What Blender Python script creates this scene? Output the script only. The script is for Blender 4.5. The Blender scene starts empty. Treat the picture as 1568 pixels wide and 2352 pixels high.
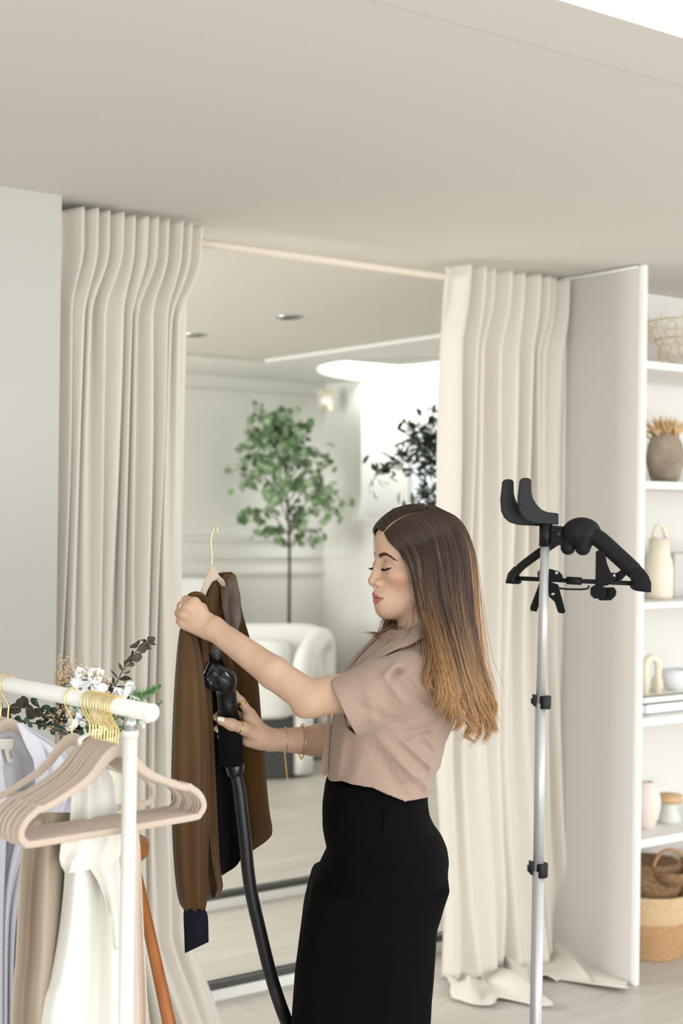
import bpy, bmesh, math, random
import numpy as np
from mathutils import Vector, Matrix
random.seed(7); np.random.seed(7)
sc = bpy.context.scene
COL = sc.collection
# ------------------------------------------------------------------ camera
FPX = 50.0/36.0*2352.0
PHI = math.radians(54.1); ROLL = math.radians(0.72)
CAM = Vector((0, 0, 1.6))
FW = Vector((math.cos(PHI), math.sin(PHI), 0))
RH = Vector((math.sin(PHI), -math.cos(PHI), 0))
UP = Vector((0, 0, 1))
RC = RH*math.cos(ROLL) + UP*math.sin(ROLL)
UC = UP*math.cos(ROLL) - RH*math.sin(ROLL)
cd = bpy.data.cameras.new('camera'); cam = bpy.data.objects.new('camera', cd); COL.objects.link(cam)
M3 = Matrix((RC, UC, -FW)).transposed()
cam.matrix_world = Matrix.Translation(CAM) @ M3.to_4x4()
cd.lens = 50; cd.sensor_fit = 'VERTICAL'; cd.sensor_height = 36; cd.clip_start = .05
cd.dof.use_dof = True; cd.dof.focus_distance = 2.86; cd.dof.aperture_fstop = 3.6
sc.camera = cam
# ------------------------------------------------------------------ world, light, exposure
sc.view_settings.view_transform = 'Standard'; sc.view_settings.look = 'None'
sc.view_settings.gamma = 1; sc.view_settings.exposure = 0.15
w = bpy.data.worlds.new('world'); sc.world = w; w.use_nodes = True
w.node_tree.nodes['Background'].inputs[0].default_value = (.97, .985, 1.0, 1)
w.node_tree.nodes['Background'].inputs[1].default_value = 1.25
def area(name, loc, target, sx, sy, power, col=(1, 1, 1)):
    l = bpy.data.lights.new(name, 'AREA'); l.shape = 'RECTANGLE'; l.size = sx; l.size_y = sy
    l.energy = power; l.color = col
    o = bpy.data.objects.new(name, l); COL.objects.link(o); o.location = loc
    o.rotation_euler = (Vector(target)-Vector(loc)).to_track_quat('-Z', 'Y').to_euler()
    return o
area('fill_lamp_front', (1.2, -3.4, 1.5), (2.6, 2.6, 1.9), 4.5, 2.4, 58, (1, .99, .98))  # added lamp behind the camera, main soft light on figure and walls
area('ceiling_bounce_lamp', (1.0, -2.4, .45), (2.3, 2.2, 2.45), 3.0, .9, 62, (1, .985, .96))  # added lamp near the floor, aimed up to brighten the ceiling
area('fill_lamp_left', (-2.6, .6, 1.6), (2.6, 2.7, 1.7), 3.0, 2.2, 17, (1, .99, .98))  # weak added lamp out of view on the left
area('fill_lamp_right', (5.4, -1.0, 1.5), (2.4, 3.3, 1.7), 3.0, 2.2, 52, (1, .99, .98))  # added unseen lamp on the right, also lifts the left curtain
area('skylight_bay', (5.25, 6.5, 2.98), (5.0, 6.4, 1.0), .9, 1.3, 72, (1, .998, .98))
area('next_room_fill_lamp', (-.8, 6.0, 1.6), (4.2, 6.6, .9), 2.2, 1.6, 170, (1, 1, .99))  # added lamp inside the far room, brightens its walls and floor
# ------------------------------------------------------------------ helpers
def P(px, py, z):
    return CAM + (FW + RC*((px-784)/FPX) + UC*((1176-py)/FPX))*z
def ray(px, py): return FW + RC*((px-784)/FPX) + UC*((1176-py)/FPX)
def hit(px, py, axis, val):
    r = ray(px, py); t = (val-CAM[axis])/r[axis]; return CAM + r*t
def Z(px, py, axis, val):
    return (hit(px, py, axis, val)-CAM).dot(FW)
MATS = {}
def mat(name, col, rough=.6, metal=0, noise=0, nscale=8, bump=0, bscale=200, spec=.5, sheen=0, trans=0, emit=None, col2=None, sss=0, coat=0, stretch=None, detail=3, alpha=1):
    if name in MATS: return MATS[name]
    m = bpy.data.materials.new(name); m.use_nodes = True
    nt = m.node_tree; b = nt.nodes['Principled BSDF']; L = nt.links
    b.inputs['Base Color'].default_value = (*col, 1); b.inputs['Roughness'].default_value = rough
    b.inputs['Metallic'].default_value = metal; b.inputs['Specular IOR Level'].default_value = spec
    b.inputs['Sheen Weight'].default_value = sheen; b.inputs['Transmission Weight'].default_value = trans
    b.inputs['Coat Weight'].default_value = coat; b.inputs['Alpha'].default_value = alpha
    if sss:
        b.inputs['Subsurface Weight'].default_value = sss; b.inputs['Subsurface Radius'].default_value = (1, .45, .25); b.inputs['Subsurface Scale'].default_value = .006
    if emit: b.inputs['Emission Color'].default_value = (*emit[0], 1); b.inputs['Emission Strength'].default_value = emit[1]
    tc = nt.nodes.new('ShaderNodeTexCoord'); mp = nt.nodes.new('ShaderNodeMapping'); L.new(tc.outputs['Object'], mp.inputs[0])
    if stretch: mp.inputs['Scale'].default_value = stretch
    if noise:
        n = nt.nodes.new('ShaderNodeTexNoise'); n.inputs['Scale'].default_value = nscale; n.inputs['Detail'].default_value = detail
        L.new(mp.outputs[0], n.inputs['Vector'])
        r = nt.nodes.new('ShaderNodeValToRGB'); r.color_ramp.elements[0].position = .3; r.color_ramp.elements[1].position = .7
        c2 = col2 or tuple(c*(1-noise) for c in col)
        r.color_ramp.elements[0].color = (*c2, 1); r.color_ramp.elements[1].color = (*col, 1)
        L.new(n.outputs['Fac'], r.inputs[0]); L.new(r.outputs[0], b.inputs['Base Color'])
    if bump:
        n2 = nt.nodes.new('ShaderNodeTexNoise'); n2.inputs['Scale'].default_value = bscale; n2.inputs['Detail'].default_value = 2
        L.new(mp.outputs[0], n2.inputs['Vector'])
        bp = nt.nodes.new('ShaderNodeBump'); bp.inputs['Strength'].default_value = bump; bp.inputs['Distance'].default_value = .002
        L.new(n2.outputs['Fac'], bp.inputs['Height']); L.new(bp.outputs[0], b.inputs['Normal'])
    MATS[name] = m; return m
def s2l(*c):
    return tuple(((v/255)/12.92 if v <= 10 else ((v/255+.055)/1.055)**2.4) for v in c)
def obj(name, verts, faces, m=None, parent=None, smooth=True, solid=0, subsurf=0, bevel=0, attrs=None, mats=None, fmat=None):
    me = bpy.data.meshes.new(name)
    me.from_pydata([tuple(v) for v in verts], [], [tuple(f) for f in faces]); me.update()
    if smooth: me.polygons.foreach_set('use_smooth', [True]*len(me.polygons))
    for k, vals in (attrs or {}).items():
        a = me.attributes.new(k, 'FLOAT', 'POINT'); a.data.foreach_set('value', list(map(float, vals)))
    if m: me.materials.append(m)
    for mm in (mats or []): me.materials.append(mm)
    if fmat is not None: me.polygons.foreach_set('material_index', fmat)
    o = bpy.data.objects.new(name, me); COL.objects.link(o)
    if parent: o.parent = parent; o.matrix_parent_inverse = Matrix.Identity(4); me.transform(wm(parent).inverted())
    if bevel:
        md = o.modifiers.new('bevel', 'BEVEL'); md.width = bevel; md.segments = 2; md.limit_method = 'ANGLE'
    if solid:
        md = o.modifiers.new('solid', 'SOLIDIFY'); md.thickness = solid; md.offset = 0
    if subsurf:
        md = o.modifiers.new('sub', 'SUBSURF'); md.levels = subsurf; md.render_levels = subsurf
    return o
def wm(o):
    m = o.matrix_basis.copy()
    return wm(o.parent) @ m if o.parent else m
def tag(o, label=None, cat=None, group=None, kind=None):
    if label: o['label'] = label
    if cat: o['category'] = cat
    if group: o['group'] = group
    if kind: o['kind'] = kind
    return o
def empty(name, loc, label, cat, group=None, rz=0):
    o = bpy.data.objects.new(name, None); COL.objects.link(o); o.location = loc; o.rotation_euler = (0, 0, rz); o.empty_display_size = .1
    return tag(o, label, cat, group)
def recentre(o):
    """put a one-mesh thing's origin at the middle of its base"""
    me = o.data; vs = [v.co for v in me.vertices]
    c = Vector((sum(v.x for v in vs)/len(vs), sum(v.y for v in vs)/len(vs), min(v.z for v in vs)))
    me.transform(Matrix.Translation(-c)); o.location = o.location + c
    return o
class MB:
    def __init__(s): s.v = []; s.f = []; s.t = Matrix.Identity(4)
    def add(s, vs, fs):
        n = len(s.v); s.v += [s.t @ Vector(v) for v in vs]; s.f += [tuple(i+n for i in f) for f in fs]; return s
    def box(s, a, b):
        x0, y0, z0 = a; x1, y1, z1 = b
        return s.add([(x0, y0, z0), (x1, y0, z0), (x1, y1, z0), (x0, y1, z0), (x0, y0, z1), (x1, y0, z1), (x1, y1, z1), (x0, y1, z1)],
                     [(3, 2, 1, 0), (4, 5, 6, 7), (0, 1, 5, 4), (1, 2, 6, 5), (2, 3, 7, 6), (3, 0, 4, 7)])
    def tube(s, pts, r, n=10, cap=True, flat=None, up=None):
        """swept tube; r scalar or list; flat=(sx,sy) cross-section scale"""
        pts = [Vector(p) for p in pts]; N = len(pts)
        if not hasattr(r, '__len__'): r = [r]*N
        vs = []; fs = []; prev = None
        for i in range(N):
            t = (pts[min(i+1, N-1)]-pts[max(i-1, 0)])
            t = t.normalized() if t.length > 1e-9 else Vector((0, 0, 1))
            if prev is None:
                a = Vector(up) if up else (Vector((0, 0, 1)) if abs(t.z) < .9 else Vector((1, 0, 0)))
                u = t.cross(a).normalized()
            else:
                u = (prev - t*prev.dot(t)).normalized()
            v = t.cross(u); prev = u
            for k in range(n):
                an = 2*math.pi*k/n; cx, cy = math.cos(an), math.sin(an)
                if flat: cx *= flat[0]; cy *= flat[1]
                vs.append(pts[i] + (u*cx+v*cy)*r[i])
        for i in range(N-1):
            for k in range(n):
                a = i*n+k; b = i*n+(k+1) % n; fs.append((a, b, b+n, a+n))
        if cap: fs.append(tuple(range(n-1, -1, -1))); fs.append(tuple((N-1)*n+k for k in range(n)))
        return s.add(vs, fs)
    def lathe(s, prof, c=(0, 0, 0), n=28, axis=None, cap=True):
        """prof: list of (r, h) about z through c"""
        vs = []; fs = []
        R = Matrix.Identity(3) if axis is None else Vector((0, 0, 1)).rotation_difference(Vector(axis)).to_matrix()
        for r, h in prof:
            for k in range(n):
                a = 2*math.pi*k/n; vs.append(Vector(c) + R @ Vector((r*math.cos(a), r*math.sin(a), h)))
        for i in range(len(prof)-1):
            for k in range(n):
                a = i*n+k; b = i*n+(k+1) % n; fs.append((a, b, b+n, a+n))
        if cap: fs.append(tuple(range(n-1, -1, -1))); fs.append(tuple((len(prof)-1)*n+k for k in range(n)))
        return s.add(vs, fs)
    def prism(s, poly, h0, h1):
        n = len(poly)
        return s.add([(x, y, h0) for x, y in poly]+[(x, y, h1) for x, y in poly],
                     [tuple(range(n-1, -1, -1)), tuple(range(n, 2*n))]+[(i, (i+1) % n, n+(i+1) % n, n+i) for i in range(n)])
    def slab(s, pts, thick):
        """closed outline of 3-D points extruded along vector thick"""
        n = len(pts); t = Vector(thick)
        return s.add([Vector(p) for p in pts]+[Vector(p)+t for p in pts],
                     [tuple(range(n-1, -1, -1)), tuple(range(n, 2*n))]+[(i, (i+1) % n, n+(i+1) % n, n+i) for i in range(n)])
    def build(s, name, m, parent=None, **k): return obj(name, s.v, s.f, m, parent, **k)
def spline(pts, n):
    """Catmull-Rom through pts, n samples (works on tuples of any length)"""
    pts = np.array(pts, float); N = len(pts); out = []
    ext = np.vstack([2*pts[0]-pts[1], pts, 2*pts[-1]-pts[-2]])
    for j in range(n):
        t = j/(n-1)*(N-1); i = min(int(t), N-2); f = t-i
        p0, p1, p2, p3 = ext[i:i+4]
        out.append(.5*((2*p1)+(-p0+p2)*f+(2*p0-5*p1+4*p2-p3)*f*f+(-p0+3*p1-3*p2+p3)*f**3))
    return out
def grid_faces(nr, nc, wrap=False):
    f = []
    for i in range(nr-1):
        for j in range(nc if wrap else nc-1):
            a = i*nc+j; b = i*nc+(j+1) % nc; f.append((a, b, b+nc, a+nc))
    return f
def copy_tree(o, parent=None):
    c = o.copy(); COL.objects.link(c); c.parent = parent
    for k in ('label', 'group', 'category'):
        pass
    for ch in list(o.children): copy_tree(ch, c)
    return c
# ------------------------------------------------------------------ setting
H_C = 2.457; D = 3.985; XP = 3.66
m_wall = mat('wall_paint', s2l(192, 191, 184), .75, bump=.05, bscale=300)
m_ceil = mat('ceiling_paint', s2l(213, 209, 201), .8)
m_white = mat('white_gloss', s2l(238, 237, 233), .45)
m_greige = mat('greige_panel', s2l(216, 212, 206), .7)
m_next = mat('next_room_paint', s2l(228, 228, 222), .75)
def wood_floor(name, c1, c2):
    m = mat(name, c1, .42, spec=.35); nt = m.node_tree; b = nt.nodes['Principled BSDF']; L = nt.links
    mp = [n for n in nt.nodes if n.type == 'MAPPING'][0]
    br = nt.nodes.new('ShaderNodeTexBrick'); br.inputs['Scale'].default_value = 1
    br.inputs['Brick Width'].default_value = 1.5; br.inputs['Row Height'].default_value = .19
    br.inputs['Mortar Size'].default_value = .0012; br.inputs['Color1'].default_value = (*c1, 1); br.inputs['Color2'].default_value = (*c2, 1)
    br.inputs['Mortar'].default_value = (*[c*.72 for c in c2], 1); br.offset = .37
    L.new(mp.outputs[0], br.inputs['Vector'])
    n = nt.nodes.new('ShaderNodeTexNoise'); n.inputs['Scale'].default_value = 3; n.inputs['Detail'].default_value = 6
    mp2 = nt.nodes.new('ShaderNodeMapping'); mp2.inputs['Scale'].default_value = (1, 7, 1); tc = [q for q in nt.nodes if q.type == 'TEX_COORD'][0]
    L.new(tc.outputs['Object'], mp2.inputs[0]); L.new(mp2.outputs[0], n.inputs['Vector'])
    mx = nt.nodes.new('ShaderNodeMixRGB'); mx.blend_type = 'MULTIPLY'; mx.inputs[0].default_value = 1
    r = nt.nodes.new('ShaderNodeValToRGB'); r.color_ramp.elements[0].position = .3; r.color_ramp.elements[1].position = .75
    r.color_ramp.elements[0].color = (.86, .84, .81, 1); r.color_ramp.elements[1].color = (1, 1, 1, 1)
    L.new(n.outputs['Fac'], r.inputs[0]); L.new(br.outputs['Color'], mx.inputs[1]); L.new(r.outputs[0], mx.inputs[2]); L.new(mx.outputs[0], b.inputs['Base Color'])
    return m
m_floor = wood_floor('pale_oak_floor', s2l(208, 204, 197), s2l(200, 196, 189))
def struct(name, mb, m, **k):
    o = mb.build(name, m, smooth=False, **k); o['kind'] = 'structure'; return o
struct('floor', MB().box((-3, -4, -.1), (7, D, 0)), m_floor)
# raised floor of the room beyond: two low steps
Y2 = 4.72
struct('trim_1', MB().box((-1, D, 0), (XP+.02, D+.02, .037)), m_white)
m_nose = mat('dark_nosing', (.06, .06, .058), .35)
struct('trim_2', MB().box((-1, D-.003, .037), (XP+.02, D+.03, .06)), m_nose)
struct('floor_middle', MB().box((-1, D+.02, -.1), (XP+2.2, Y2, .06)), m_floor)
struct('trim_3', MB().box((-1, Y2-.0, .0), (XP+2.2, Y2+.02, .097)), m_white)
struct('trim_4', MB().box((-1, Y2-.003, .097), (XP+2.2, Y2+.03, .12)), m_nose)
struct('floor_far', MB().box((-1, Y2+.02, -.1), (6, 8.2, .12)), m_floor)
# ceiling of this room stops at a glazed roof light (y<1.7)
GR = .035
struct('ceiling', MB().box((-3, 1.89, H_C), (7, D, H_C+.12)).box((-3, D, H_C), (4.38-GR, 6.81-GR, H_C+.12)).box((-1, D, H_C+.06), (5.5, 7.0, H_C+.12)), m_ceil)
struct('ceiling_edge', MB().box((-3, 1.705, H_C-.004), (7, 1.892, H_C+.35)), m_ceil)
XR, YB = 5.44, 7.71; HL = H_C-.012
arc = []
cx, cy, rr = 5.52, 6.47, .84
a0 = math.acos(-(cx-XR)/rr)
for i in range(33):
    a = (2*math.pi-a0) + (a0-(2*math.pi-a0))*i/32
    arc.append((cx+rr*math.cos(a), cy+rr*math.sin(a)))
lowpoly = [(4.38, D), (XR, D), (XR, arc[0][1])]+arc+[(XR, YB), (-1, YB), (-1, 6.81), (4.38, 6.81)]
struct('ceiling_lower', MB().prism(lowpoly, HL, H_C+.12), m_next)
# round light well above the bay
dr = MB(); n = len(arc)
path = [(5.80, arc[0][1])]+arc+[(5.80, arc[-1][1])]
for i in range(len(path)-1):
    (xa, ya), (xb, yb) = path[i], path[i+1]
    dr.add([(xa, ya, HL+.01), (xb, yb, HL+.01), (xb, yb, 3.02), (xa, ya, 3.02)], [(0, 1, 2, 3)])
struct('ceiling_well', dr, m_white, solid=.01)
# walls
struct('wall_left', MB().box((-3, 3.61, 0), (1.655, 3.78, H_C)), m_wall)
struct('wall_left_return', MB().box((-1, 3.78, 0), (1.88, D-.01, H_C)), m_wall)
struct('wall_right_return', MB().box((3.45, 3.80, 0), (XP-.001, D-.01, H_C)), m_wall)
struct('wall_left_far', MB().box((-1.1, D, -.1), (-1, YB+.1, H_C)), m_next)
# far wall with picture-rail mouldings
wf = MB().box((-1, YB, 0), (XR+.1, YB+.1, H_C))
struct('wall_far', wf, m_next)
for i, (px0, px1, py) in enumerate([(430, 745, 1236), (430, 740, 1277), (430, 740, 1314), (430, 745, 908)]):
    h = hit(600, py, 1, YB).z
    struct('trim_%d' % (5+i), MB().box((-1, YB-.02, h-.012), (XR, YB, h+.012)), m_next)
hw = hit(820, 1185, 0, XR).z
ya, yb_ = arc[0][1], arc[-1][1]; yw0, yw1 = min(ya, yb_), max(ya, yb_)
wr = MB().box((XR, D, 0), (XR+.34, yw0, H_C)).box((XR, yw1, 0), (XR+.34, YB+.1, H_C)).box((XR, yw0, 0), (XR+.34, yw1, hw))
struct('wall_far_right', wr, m_next)
wp = MB().box((XR-.02, D, hit(800, 1277, 0, XR).z-.012), (XR, YB, hit(800, 1277, 0, XR).z+.012))
struct('trim_9', wp, m_next)
struct('trim_10', MB().box((XR-.05, yw0-.04, hw-.03), (XR+.34, yw1+.04, hw)), m_white)
# bay window
fr = MB(); XG = XR+.36
for y in (yw0+.02, yw0+.58, yw0+1.14, yw1-.02): fr.box((XG-.03, y-.02, hw), (XG+.03, y+.02, 3.0))
for z in (hw+.02, 2.20, 2.98): fr.box((XG-.03, yw0, z-.02), (XG+.03, yw1, z+.02))
winf = empty('window_1', (XG, yw0, hw), None, None); winf['kind'] = 'structure'
fr.build('window_frame', m_white, winf, smooth=False)
bars = MB()
for i in range(14): bars.tube([(XG+.09, yw0+.06+i*.12, hw), (XG+.09, yw0+.06+i*.12, 3.0)], .008, 6)
bars.tube([(XG+.09, yw0, 2.18), (XG+.09, yw1, 2.18)], .01, 6)
bars.build('window_bars', m_white, winf)
m_glass = mat('window_glass', (.95, 1, .98), .0, trans=1, spec=.3)
MB().box((XG-.004, yw0, hw), (XG+.004, yw1, 3.0)).build('window_pane', m_glass, winf, smooth=False)
# baseboards
struct('baseboard_far', MB().box((-1, YB-.015, .12), (XR, YB, .24)), m_white)
struct('baseboard_far_right', MB().box((XR-.015, D, .12), (XR, YB, .24)), m_white)
# recessed ceiling spots
m_chrome = mat('brushed_metal', (.45, .45, .45), .3, metal=1)
m_dark = mat('dark_lamp', (.03, .03, .03), .4)
for i, (px, py, lab) in enumerate([(663, 727, 'round recessed ceiling spotlight with chrome ring, nearer the middle of the opening'), (446, 768, 'round recessed ceiling spotlight half hidden behind the left curtain edge')]):
    c = hit(px, py, 2, H_C)
    e = empty('ceiling_spotlight', c, lab, 'spotlight', 'recessed spotlights in the far ceiling')
    MB().lathe([(.058, 0), (.06, -.006), (.048, -.01), (.042, -.004), (.04, 0)], c, 24, cap=False).build('trim_ring', m_chrome, e)
    MB().lathe([(.04, -.001), (.032, -.006), (.0, -.008)], c, 20, cap=False).build('lamp', m_dark, e)
# alarm sensor in the corner
m_cream = mat('cream_plastic', s2l(222, 214, 190), .45)
c = P(746, 920, 9.15)
e = empty('motion_sensor', (c.x, c.y, c.z-.07), 'small cream motion sensor high in the far corner beside the window bay', 'sensor')
MB().box((c.x-.045, c.y-.03, c.z-.068), (c.x+.045, c.y+.03, c.z+.068)).build('housing', m_cream, e, smooth=False, bevel=.012)
MB().lathe([(.03, -.03), (.033, 0), (.03, .03)], (c.x-.02, c.y-.02, c.z-.015), 16).build('lens', m_white, e)
# garden outside the bay window
struct('ground', MB().box((XR+.6, 4.5, .3), (12, 11, .5)), mat('garden_ground', (.30, .28, .22), .9))
m_leafy = mat('garden_leaf', (.10, .34, .05), .6, noise=.5, nscale=20)
m_terr = mat('terracotta_render', (.72, .36, .14), .8, noise=.2, nscale=6)
MB().box((8.6, 7.85, .5), (8.75, 8.25, 3.6)).build('garden_post', m_terr, smooth=False)
o = bpy.data.objects['garden_post']; recentre(o); tag(o, 'orange rendered garden post seen through the bay window', 'post')
def leaf_cloud(c, R, n, size, name, m, **k):
    mb = MB()
    for i in range(n):
        while True:
            p = Vector([random.uniform(-1, 1) for _ in range(3)])
            if p.length < 1: break
        p = Vector(c)+Vector((p.x*R[0], p.y*R[1], p.z*R[2]))
        q = Matrix.Rotation(random.uniform(0, 6.28), 3, 'Z') @ Matrix.Rotation(random.uniform(-1, 1), 3, 'X')
        s = size*random.uniform(.7, 1.3)
        mb.add([p+q @ Vector(v)*s for v in ((0, 0, 0), (.35, .45, .1), (0, 1, 0), (-.35, .45, .1))], [(0, 1, 2), (0, 2, 3)])
    return mb.build(name, m, **k)
o = leaf_cloud((9.0, 7.3, 2.1), (.25, .3, .9), 900, .09, 'garden_shrub', m_leafy); recentre(o)
tag(o, 'bright green garden shrub blurred beyond the bay window', 'shrub')
# ------------------------------------------------------------------ bookcase
YF = 3.34; YK = 3.74; XE = 6.2
zb = (hit(1487, 608, 1, YF).z+hit(1487, 608, 2, H_C).z)/2
bk = empty('bookcase', (XP, YF, 0), 'tall built-in white bookcase with greige side panel right of the curtain', 'bookcase')
MB().box((XP, YF, 0), (XP+.012, D, H_C-.002)).build('side_panel', m_greige, bk, smooth=False)['label'] = 'flat greige side panel'
MB().box((XP-.002, YF-.02, 0), (XP+.020, YF, H_C-.002)).box((XP+.012, YF, 0), (XP+.020, D-.1, H_C-.002)).build('upright', m_white, bk, smooth=False, bevel=.002)
MB().box((XP+.020, YK, 0), (XE, YK+.03, H_C-.002)).build('back_panel', mat('shelf_back', s2l(226, 224, 218), .6), bk, smooth=False)
MB().tube([(XP-.006, YF, H_C-.008), (XP-.006, 3.80, H_C-.008)], .006, 8).build('cornice', m_white, bk)
SH = []
for i, (y0, y1) in enumerate([(829, 840), (1105, 1120), (1384, 1398), (1646, 1668), (1926, 1945)]):
    zt = hit(1492, y0, 1, YF).z; z1 = hit(1492, y1, 1, YF).z
    if i >= 3: zt = z1+.028
    elif i < 2: z1 = zt-.026; 
    SH.append(zt)
    MB().box((XP+.020, YF, z1), (XE, YK, zt)).build('shelf', m_white, bk, smooth=False, bevel=.002)
MB().box((XE, YF, 0), (XE+.045, YK, H_C-.002)).build('upright', m_white, bk, smooth=False)
# ------------------------------------------------------------------ curtains
def fabric(name, col, col2=None, scale=900, rough=.85, bump=.25, sheen=.2):
    return mat(name, col, rough, noise=.06, nscale=scale*.5, bump=bump, bscale=scale, sheen=sheen, spec=.2, col2=col2, detail=2)
m_curt = fabric('curtain_linen', s2l(222, 216, 206), s2l(215, 209, 198), 700)
def curtain(name, xl, xr, npl, ztop, puddle, lab, seed, DEP=.04):
    rnd = random.Random(seed); y0 = 3.695
    # irregular pleat positions
    ws = [rnd.uniform(.6, 1.45) for _ in range(npl)]; tot = sum(ws); cs = [0]
    for q in ws: cs.append(cs[-1]+q/tot)
    amp = [rnd.uniform(.7, 1.25) for _ in range(npl)]; drift = [rnd.uniform(-1, 1) for _ in range(npl+1)]
    NU = npl*22; rows = []
    for i in range(8): rows.append(('v', ztop-.11*i/8))
    for i in range(70): rows.append(('v', (ztop-.125)*(1-i/69)+.012))
    for i in range(1, puddle+1): rows.append(('p', i/puddle))
    vs = []
    for kind, t in rows:
        z = t if kind == 'v' else .015
        s = 1-z/ztop                                 # 0 top .. 1 floor
        a, b = xl(z), xr(z)
        for j in range(NU+1):
            u = j/NU
            # pleat index / local
            k = 0
            while k < npl-1 and u > cs[k+1]: k += 1
            lu = (u-cs[k])/(cs[k+1]-cs[k])
            dr0 = drift[k]*.25*math.sin(s*2.2+k); dr1 = drift[k+1]*.25*math.sin(s*2.2+k+1)
            uu = u + (dr0*(1-lu)+dr1*lu)*(cs[k+1]-cs[k])*min(1, s*4)
            fin = max(0, math.cos(math.pi*(lu-.5)))
            sharp = fin**9; soft = fin**1.5
            q = min(1, max(0, (s-.042)/.08)); q = q*q*(3-2*q)
            dep = (.064*sharp*(1-q) + DEP*soft*q)*amp[k]
            lean = .030*sharp*(1-q) + .012*soft*q*math.sin(s*5+k*1.7)
            x = a+(b-a)*uu + lean
            y = y0 - dep*(1-.35*s) - .010*math.sin(u*19+s*3+seed)*s + .012*math.sin(u*53+s*7)*q*.5
            if s > .9: y -= .03*(s-.9)/.1*math.sin(u*14+seed)
            zz = z
            if kind == 'v' and z > ztop-.02: zz = z + .006*sharp
            if kind == 'p':
                n1 = math.sin(u*13+seed)+.6*math.sin(u*29+1.3*seed)
                y -= t*(.23+.08*n1); x += (u-.5)*.14*t + .02*math.sin(t*5+u*20)
                zz = .008 + .055*abs(math.sin(t*4.0+u*17+seed))*(1-t*.75) * (0.6+.4*math.sin(u*31))
            vs.append((x, y, zz))
    e = empty(name, ((xl(0)+xr(0))/2, y0, 0), lab, 'curtain')
    o = obj('fabric_drape', vs, grid_faces(len(rows), NU+1), m_curt, e, solid=.0025)
    return e
def pw(pts):
    zs = [p[0] for p in pts][::-1]; xs = [p[1] for p in pts][::-1]
    return lambda z: float(np.interp(z, zs, xs))
def edge(lst): return pw([(hit(px, py, 1, 3.67).z, hit(px, py, 1, 3.67).x) for px, py in lst])
cl = curtain('left_curtain', edge([(146, 480), (146, 600), (133, 1100), (120, 1560), (110, 2350)]),
             edge([(457, 525), (452, 600), (440, 700), (430, 1300), (432, 1900), (440, 2150), (520, 2345), (545, 2400)]), 11, 2.436, 6,
             'long cream linen curtain with pinch pleats beside the left wall', 3, .040)
cr = curtain('right_curtain', edge([(1034, 622), (1028, 690), (1020, 900), (1010, 1750), (1030, 2100), (1036, 2250)]),
             edge([(1299, 640), (1297, 760), (1296, 1500), (1312, 1900), (1330, 2180)]), 9, 2.436, 12,
             'long cream linen curtain pooling on the floor beside the bookcase', 5, .056)
# rod
rh = (hit(745, 597, 1, 3.70).z)
m_rod = mat('rod_cream', s2l(226, 215, 198), .5)
rod = empty('curtain_rod', (1.66, 3.70, rh), 'cream curtain rod running just under the ceiling between both curtains', 'curtain rod')
MB().tube([(1.66, 3.705, rh), (XP-.005, 3.705, rh)], .0135, 16).build('pole', m_rod, rod)
MB().tube([(1.656, 3.705, rh), (1.675, 3.705, rh)], .024, 16).build('end_bracket', m_rod, rod)
MB().tube([(XP-.02, 3.705, rh), (XP-.002, 3.705, rh)], .024, 16).build('end_bracket', m_rod, rod)
# ------------------------------------------------------------------ room beyond: armchair, trees, cabinet
m_boucle = mat('cream_boucle', s2l(236, 235, 230), .95, bump=.6, bscale=120, sheen=.4)
m_black = mat('matt_black', (.018, .018, .02), .5)
def frame_at(px, zc, floor_z, yaw):
    p = P(px, 1176, zc); base = Vector((p.x, p.y, floor_z))
    X = RH*math.cos(yaw) + (-FW)*(-math.sin(yaw)); Yf = (-FW)*math.cos(yaw) + RH*(-math.sin(yaw))
    m = Matrix((X, Yf, UP)).transposed().to_4x4(); m.translation = base
    return base, m
base, T = frame_at(548, 8.08, .12, math.radians(11))
ch = empty('armchair', base, 'cream boucle armchair with rounded tube arms in front of the leafy tree', 'armchair')
def tmb(): q = MB(); q.t = T; return q
for sx in (-1, 1):
    pts = [(sx*.43, .22, .02), (sx*.43, .22, .50), (sx*.43, .18, .62), (sx*.43, .08, .68), (sx*.43, -.22, .735), (sx*.43, -.34, .70), (sx*.43, -.38, .60), (sx*.43, -.38, .02)]
    q = tmb(); q.tube(spline(pts, 40), .062, 14); q.build('arm', m_boucle, ch)
q = tmb()
pr = []
def rbox(mb, a, b, r, n=6):
    """rounded box via superellipsoid grid"""
    c = [(a[i]+b[i])/2 for i in range(3)]; h = [(b[i]-a[i])/2 for i in range(3)]
    vs = []; nu, nv = 24, 32; e = r
    f = lambda w, m: math.copysign(abs(w)**m, w)
    for i in range(nu+1):
        th = -math.pi/2+math.pi*i/nu
        for j in range(nv):
            ph = 2*math.pi*j/nv
            vs.append((c[0]+h[0]*f(math.cos(th), e)*f(math.cos(ph), e), c[1]+h[1]*f(math.cos(th), e)*f(math.sin(ph), e), c[2]+h[2]*f(math.sin(th), e)))
    mb.add(vs, grid_faces(nu+1, nv, True)); return mb
rbox(tmb(), (-.44, -.45, .3), (.44, -.27, .81), .3).build('backrest', m_boucle, ch)
rbox(tmb(), (-.40, -.3, .33), (.40, .36, .56), .25).build('seat', m_boucle, ch)
q = tmb(); rbox(q, (-.30, -.28, .5), (.26, -.08, .74), .5); q.build('cushion', mat('white_cushion', s2l(246, 246, 243), .9), ch)
tmb().box((-.39, -.36, .0), (.39, .30, .35)).build('under_seat_shade', mat('charcoal_shade', (.05, .05, .045), .7), ch, smooth=False, bevel=.01)  # charcoal block stands in for the shade under the seat
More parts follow.
